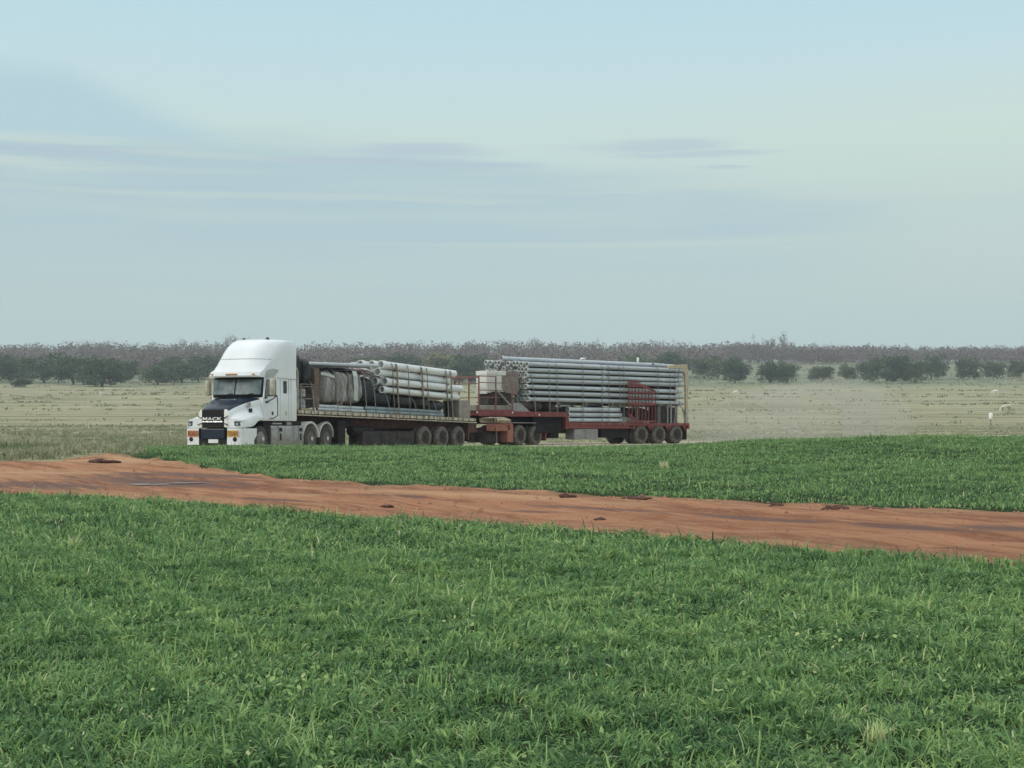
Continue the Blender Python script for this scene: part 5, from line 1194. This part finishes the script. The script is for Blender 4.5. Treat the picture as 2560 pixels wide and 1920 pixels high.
GT = [green_tree(100 + i, 10, 12, 0, .22) for i in range(5)] + [green_tree(120 + i, 10, 11, 1, .2) for i in range(3)] + [green_tree(140, 10, 10, 2, .2)]
# (px centre, base py, width px, height px, variant, label)
GREENS = [(25, 955, 120, 70, 0, 'dark green bushy tree at the far left edge below the brown wood'),
 (110, 957, 120, 82, 1, 'dark green rounded tree, second from the left edge below the wood'), (185, 962, 110, 84, 2, 'tall dark green tree, third from the left edge, with a gap on its left side'),
 (255, 967, 130, 78, 3, 'broad dark green tree in the middle of the left row, reaching lowest'), (312, 957, 80, 60, 4, 'dark green tree at the right end of the left row, beside the pale trunks'),
 (60, 968, 70, 26, 5, 'low grey green shrub under the far left trees'), (395, 962, 90, 58, 1, 'dark green bush, first to the right of the pale trunks'), (455, 957, 110, 66, 0, 'dark green tree just left of the truck mirror'),
 (520, 950, 110, 72, 2, 'dark green tree partly hidden by the left edge of the cab'),
 (930, 945, 120, 62, 5, 'olive green tree behind the front pipe stack, left part'), (1010, 950, 110, 70, 3, 'dark green tree behind the rear end of the white pipes'), (1120, 955, 120, 76, 8, 'yellowish green tree between the two trailer loads'),
 (1180, 958, 110, 78, 4, 'dark green tree behind the white engine set'), (1250, 950, 100, 60, 1, 'dark green tree behind the front ends of the grey pipes'),
 (1600, 945, 150, 62, 6, 'olive green tree above the middle of the rear stack'), (1685, 945, 100, 66, 0, 'dark green tree above the tan corner post'),
 (1775, 948, 90, 62, 7, 'pale olive tree just right of the tan corner post, half lost in dust'), (1838, 957, 84, 64, 0, 'dark green tree, first clear one right of the trailer'),
 (1925, 957, 66, 56, 3, 'round dark green bush, left one of the pair left of the wide gap'), (1968, 958, 64, 58, 2, 'round dark green bush, right one of the pair left of the wide gap'),
 (2055, 954, 68, 44, 5, 'small olive bush in the wide gap, left one'), (2118, 950, 48, 42, 6, 'small olive bush in the wide gap, right one'),
 (2180, 955, 80, 62, 7, 'olive tree at the left end of the big right clump'), (2232, 958, 100, 74, 4, 'dark green tree in the middle of the big right clump'), (2285, 958, 70, 62, 5, 'olive tree right of the middle of the big right clump'),
 (2330, 950, 70, 76, 1, 'tall dark green tree at the right end of the big right clump'), (2424, 948, 74, 56, 6, 'pale olive bush beyond the right clump, left one'), (2482, 948, 64, 50, 7, 'pale olive bush beyond the right clump, right one'), (2550, 946, 60, 52, 5, 'olive bush cut by the right edge of the view')]
q_ = random.Random(31)
for (px, py, wpx, hpx, vi, lab) in GREENS:
    x, y = cast(px, py, 300); k = y / 3700
    s = hpx * k / 9.6; sx = (wpx * k / 10.0) / s
    place_tree('green_tree' if hpx > 50 else 'green_shrub', GT[vi], x, y, s, q_.uniform(0, 6.28), lab, 'tree' if hpx > 50 else 'shrub', 'green trees below the wood', max(.7, min(2.1, sx)))
# the brown wood on the rise: individual trees along its front edge and skyline, the rest one mass
BT = [bare_tree(200 + i, 12) for i in range(7)] + [bare_tree(230, 12, 1)]
def wood_front(px): return np.interp(px, [-2000, 700, 1500, 1780, 1860, 2560, 4500], [690, 690, 740, 880, 1010, 1040, 1040])
qq = np.random.RandomState(9)
def tree_at(n, f0, f1):
    """f0..f1 = share of the way from the front edge to the skyline"""
    px = qq.uniform(-500, 3060, n); a = wood_front(px); y = a + (1185 - a) * qq.uniform(f0, f1, n)
    return (px - 1280) / 3700 * y, y, px
x, y, px = tree_at(95, .0, .07)
for i in range(len(x)):
    if (px[i] > -60) and (px[i] < 2620): place_tree('bare_tree', BT[qq.randint(0, 8)], x[i], y[i], qq.uniform(.55, .85), qq.uniform(0, 6), 'leafless grey brown tree along the lower edge of the wood', 'tree', 'bare trees at the lower edge of the wood', 1.1)
def skyline(px): return np.interp(px, [0, 120, 250, 330, 400, 520, 590, 700, 1100, 1330, 1700, 1960, 2020, 2300, 2560], [866, 862, 852, 868, 856, 860, 842, 862, 868, 852, 858, 842, 868, 872, 868])
xs_ = np.sort(np.concatenate([qq.uniform(-60, 2620, 105), [108, 250, 258, 362, 385, 575, 590, 1335, 1690, 1955, 1965]]))
for i, p_ in enumerate(xs_):
    y = qq.uniform(1120, 1190); x = (p_ - 1280) / 3700 * y; z = gz(x, y)
    top = CZ + (HY - (skyline(p_) - 7 + qq.uniform(-4, 8))) / 3700 * y
    s = max(.55, (top - z) / 11.5)
    place_tree('bare_tree', BT[qq.randint(0, 7)], x, y, s, qq.uniform(0, 6), 'leafless tree whose thin crown stands up along the skyline of the wood', 'tree', 'bare trees on the skyline of the wood', qq.uniform(.55, .9) if s > 1.2 else .9, z)
# pale trunks in the gap at the left
for i, (p_, lab) in enumerate(((345, 'pale trunked bare tree in the gap of the left tree row, leftmost'), (356, 'pale trunked bare tree in the gap of the left tree row, middle'), (368, 'pale trunked bare tree in the gap of the left tree row, rightmost'))):
    x, y = cast(p_, 948 + i * 2, 400); place_tree('bare_tree', BT[i], x, y, .95, i * 2.1, lab, 'tree', 'pale trunks in the left gap', .8)
N_ = 3800
x, y, px = tree_at(N_, .02, 1.0); z = ground(x, y)
Cs, Ss, Ts = [], [], []
hts = qq.uniform(7.5, 12.0, N_) + 1.5 * vnoise(x, y, 40, 4) + 4.5 * sm(y, 900, 1100) * (1 - .8 * sm(px, 1700, 2250))
tone = np.clip(.5 + .22 * vnoise(x, y, 60, 7) + .18 * qq.randn(N_), 0, 1)
m_ = 58
u = qq.randn(N_, m_, 3); u /= np.linalg.norm(u, axis=2)[:, :, None]; u *= qq.rand(N_, m_, 1) ** .45
C = np.stack([x, y, z + hts * .53], 1)[:, None, :] + u * np.stack([hts * .40, hts * .40, hts * .46], 1)[:, None, :]
C = C.reshape(-1, 3); V, F = leaf_cards(C, .75 + 1.0 * qq.rand(len(C)), qq)
T1_ = np.repeat(np.clip(np.repeat(tone, m_) + .09 * qq.randn(len(C)), 0, 1), 4)
# thin trunks as narrow blades in the same mass
tv = np.stack([np.stack([x - .13, y, z], 1), np.stack([x + .13, y + .1, z], 1), np.stack([x + .08 + .5 * qq.randn(N_), y, z + hts * .7], 1), np.stack([x - .08 + .0 * x, y, z + hts * .7], 1)], 1).reshape(-1, 3)
F2 = np.arange(N_ * 4).reshape(N_, 4) + len(V)
tag(link('wood', np_mesh('wood', np.concatenate([V, tv]), [F, F2], TWM, {'tint': np.concatenate([T1_, np.full(len(tv), .8)])})), 'dense mauve brown leafless wood covering the far rise', 'wood', kind='stuff')
n = 4200; y = qq.uniform(95, 560, n) ; x = qq.uniform(-.42, .42, n) * y
yb = np.round(np.log(y) * 9) / 9; y = np.exp(yb + .012 * qq.randn(n)) + 6 * np.sin(x / 40 + yb * 30); k_ = (vnoise(x, y, 14, 13) + .6 * qq.randn(n) > .35) & (road_d(x, y) > 6); x, y = x[k_], y[k_]
C = np.repeat(np.stack([x, y, ground(x, y) + .14], 1), 7, 0); C += qq.randn(len(C), 3) * np.array([.55, .3, .09])
V, F = leaf_cards(C, (.22 + .25 * qq.rand(len(C))) * np.clip(C[:, 1] / 260, .5, 1.6), qq)
tag(link('tussocks', np_mesh('tussocks', V, [F], leaf_mat('tussock_grass', (.17, .18, .105), (.31, .295, .185), .4), {'tint': np.repeat(np.clip(.45 + .3 * qq.randn(len(C)), 0, 1), 4)})), 'low olive tussocks in loose lines across the far pasture', 'tussocks', kind='stuff')
# pale scrub grass on the slope between the green trees and the pasture
n = 9000; px = qq.uniform(-300, 2860, n); y = qq.uniform(600, 1060, n) ; k_ = y < wood_front(px) - 10; px, y = px[k_], y[k_]; x = (px - 1280) / 3700 * y
k_ = vnoise(x, y, 22, 11) + .8 * qq.randn(len(x)) > .1; x, y = x[k_], y[k_]
C = np.repeat(np.stack([x, y, ground(x, y) + .5], 1), 6, 0); C += qq.randn(len(C), 3) * np.array([1.0, 1.0, .28])
V, F = leaf_cards(C, .5 + .6 * qq.rand(len(C)), qq)
SM = leaf_mat('scrub', (.22, .24, .16), (.38, .38, .26), .4)
tag(link('scrub', np_mesh('scrub', V, [F], SM, {'tint': np.repeat(np.clip(.5 + .3 * qq.randn(len(C)), 0, 1), 4)})), 'low pale green scrub on the slope below the wood', 'scrub', kind='stuff')

# ------------------------------------------------------------------ cattle
HIDE = mat('cream_hide', (.62, .57, .46), .8, nz=2, amt=.15); HIDE2 = mat('white_hide', (.80, .78, .70), .8, nz=2, amt=.08); HIDE3 = mat('dark_hide', (.06, .05, .045), .8, nz=2, amt=.2)
def cow_mesh(graze=True, legs=1.0):
    """one continuous body: trunk, neck, head, four jointed legs, tail (skin over a skeleton); faces -X, feet at z = 0"""
    vs = [(.75, 0, 1.18, .23), (.35, 0, 1.15, .30), (-.15, 0, 1.13, .31), (-.60, 0, 1.18, .28)]
    hd = [(-.95, 0, 1.05, .17), (-1.15, 0, .72, .12), (-1.25, 0, .48, .11), (-1.33, 0, .22, .075)] if graze else [(-.95, 0, 1.38, .17), (-1.15, 0, 1.55, .12), (-1.36, 0, 1.48, .10), (-1.56, 0, 1.36, .07)]
    vs += hd; ed = [(0, 1), (1, 2), (2, 3), (3, 4), (4, 5), (5, 6), (6, 7)]
    def chain(root, pts):
        pr_ = root
        for p in pts: vs.append(p); ed.append((pr_, len(vs) - 1)); pr_ = len(vs) - 1
    for s in (1, -1):
        chain(3, [(-.62, s * .17, .82, .12), (-.60, s * .19, .50, .065), (-.61, s * .19, .14, .045), (-.66, s * .19, .03, .05)])
        chain(0, [(.70, s * .18, .85, .16), (.62, s * .19, .62, .09), (.82, s * .19, .45, .06), (.78, s * .19, .12, .045), (.73, s * .19, .03, .05)])
        chain(6, [(-1.16, s * .10, .56 if graze else 1.56, .03), (-1.13, s * .19, .56 if graze else 1.55, .02)])
    chain(0, [(.98, 0, 1.20, .05), (1.02, 0, .80, .025), (1.02, 0, .55, .04)])
    me = bpy.data.meshes.new('cow'); me.from_pydata([v[:3] for v in vs], ed, [])
    o = bpy.data.objects.new('cow', me); COL.objects.link(o)
    o.modifiers.new('skin', 'SKIN')
    for i, v in enumerate(me.skin_vertices[0].data): v.radius = (vs[i][3], vs[i][3]); v.use_root = (i == 1)
    m = o.modifiers.new('sub', 'SUBSURF'); m.levels = m.render_levels = 2
    dg = bpy.context.evaluated_depsgraph_get(); dg.update()
    r = bpy.data.meshes.new_from_object(o.evaluated_get(dg)); bpy.data.objects.remove(o); bpy.data.meshes.remove(me)
    for p in r.polygons: p.use_smooth = True
    return r
cows = [cow_mesh(True), cow_mesh(False)]
def cow(px, py, hpx, kind, hide, rot, label):
    x, y = cast(px, py, 60); me = cows[kind].copy(); me.materials.clear(); me.materials.append(hide)
    o = link('cow', me); o.location = (x, y, gz(x, y) - .03); s = hpx / 3700 * y / 1.42; o.scale = (s, s, s); o.rotation_euler = (0, 0, R(rot)); return tag(o, label, 'cow', 'cattle grazing in the far pasture')
cow(2516, 1033, 23, 0, HIDE, 25, 'cream cow grazing with lowered head, nearest of the herd, at the right')
cow(2489, 986, 12, 0, HIDE2, 5, 'small pale cow farther out above the grazing cream cow')
cow(1840, 985, 9, 0, HIDE2, 0, 'tiny bright white cow in the far field right of the trailer')
cow(1915, 990, 9, 0, HIDE3, 190, 'tiny dark cow in the far field right of the bright white one')
cow(2030, 988, 6, 0, HIDE, 180, 'tiny faint cream cow in the far field below the small olive bushes')
cow(252, 992, 11, 1, HIDE2, 80, 'tiny white cow facing the camera in the far field at the left')
cow(109, 988, 7, 0, HIDE, 0, 'tiny faint cream cow at the far field edge at the left')
cow(268, 978, 9, 0, HIDE, 180, 'tiny pale cow under the broad dark green tree at the left')
# white drum on a thin stake
x, y = cast(2477, 1064, 60); k = y / 3700
b = MB(); b.lathe((0, 0, 16 * k), [(0, 3.4 * k), (.8 * k, 4.2 * k), (3 * k, 4.6 * k), (13 * k, 4.9 * k), (15.4 * k, 4.3 * k), (16 * k, 2 * k), (16 * k, 0)], 18, 'h')
mk = empty('marker_post', loc=(x, y, gz(x, y))); tag(mk, 'white plastic canister upside down on a thin stake in the right pasture', 'marker post')
b.build('canister', mat('canister_white', (.86, .86, .80), .5, nz=4, amt=.05), mk, smooth=40)
MB().tube([(0, 0, -.2), (0, 0, 17 * k)], .035, 6).build('stake', BM2, mk)

# ------------------------------------------------------------------ air
def volume(name, col, dens):
    m = bpy.data.materials.new(name); m.use_nodes = True; T = NT(m.node_tree); T.n.clear()
    o = T.new('ShaderNodeOutputMaterial'); v = T.new('ShaderNodeVolumePrincipled'); T.l.new(v.outputs[0], o.inputs['Volume'])
    v.inputs['Color'].default_value = (*col, 1); v.inputs['Density'].default_value = dens; return m
b = MB(); b.box(-1250, 1250, -1660, 310, -8, 92)
hz = b.build('haze', volume('haze', (.88, .93, .97), .00026)); tag(hz, kind='stuff')
# dust raised by the last wheels
bm = bmesh.new()
for (x, y, z, a, c, h) in ((12.5, 86.5, 1.6, 3.4, 2.6, 1.9), (15.6, 88.5, 1.8, 4.2, 3.0, 2.6), (19.8, 91.5, 2.0, 5.2, 3.4, 3.0)):
    r_ = bmesh.ops.create_icosphere(bm, subdivisions=3, radius=1.0, matrix=Matrix.Translation((x, y, z)) @ Matrix.Diagonal((a, c, h, 1)))
me = bpy.data.meshes.new('dust_cloud'); bm.to_mesh(me); bm.free(); me.materials.append(volume('dust', (.92, .88, .80), .085))
tag(link('dust_cloud', me), 'thin pale dust hanging behind the tail of the rear trailer', 'dust', kind='stuff')
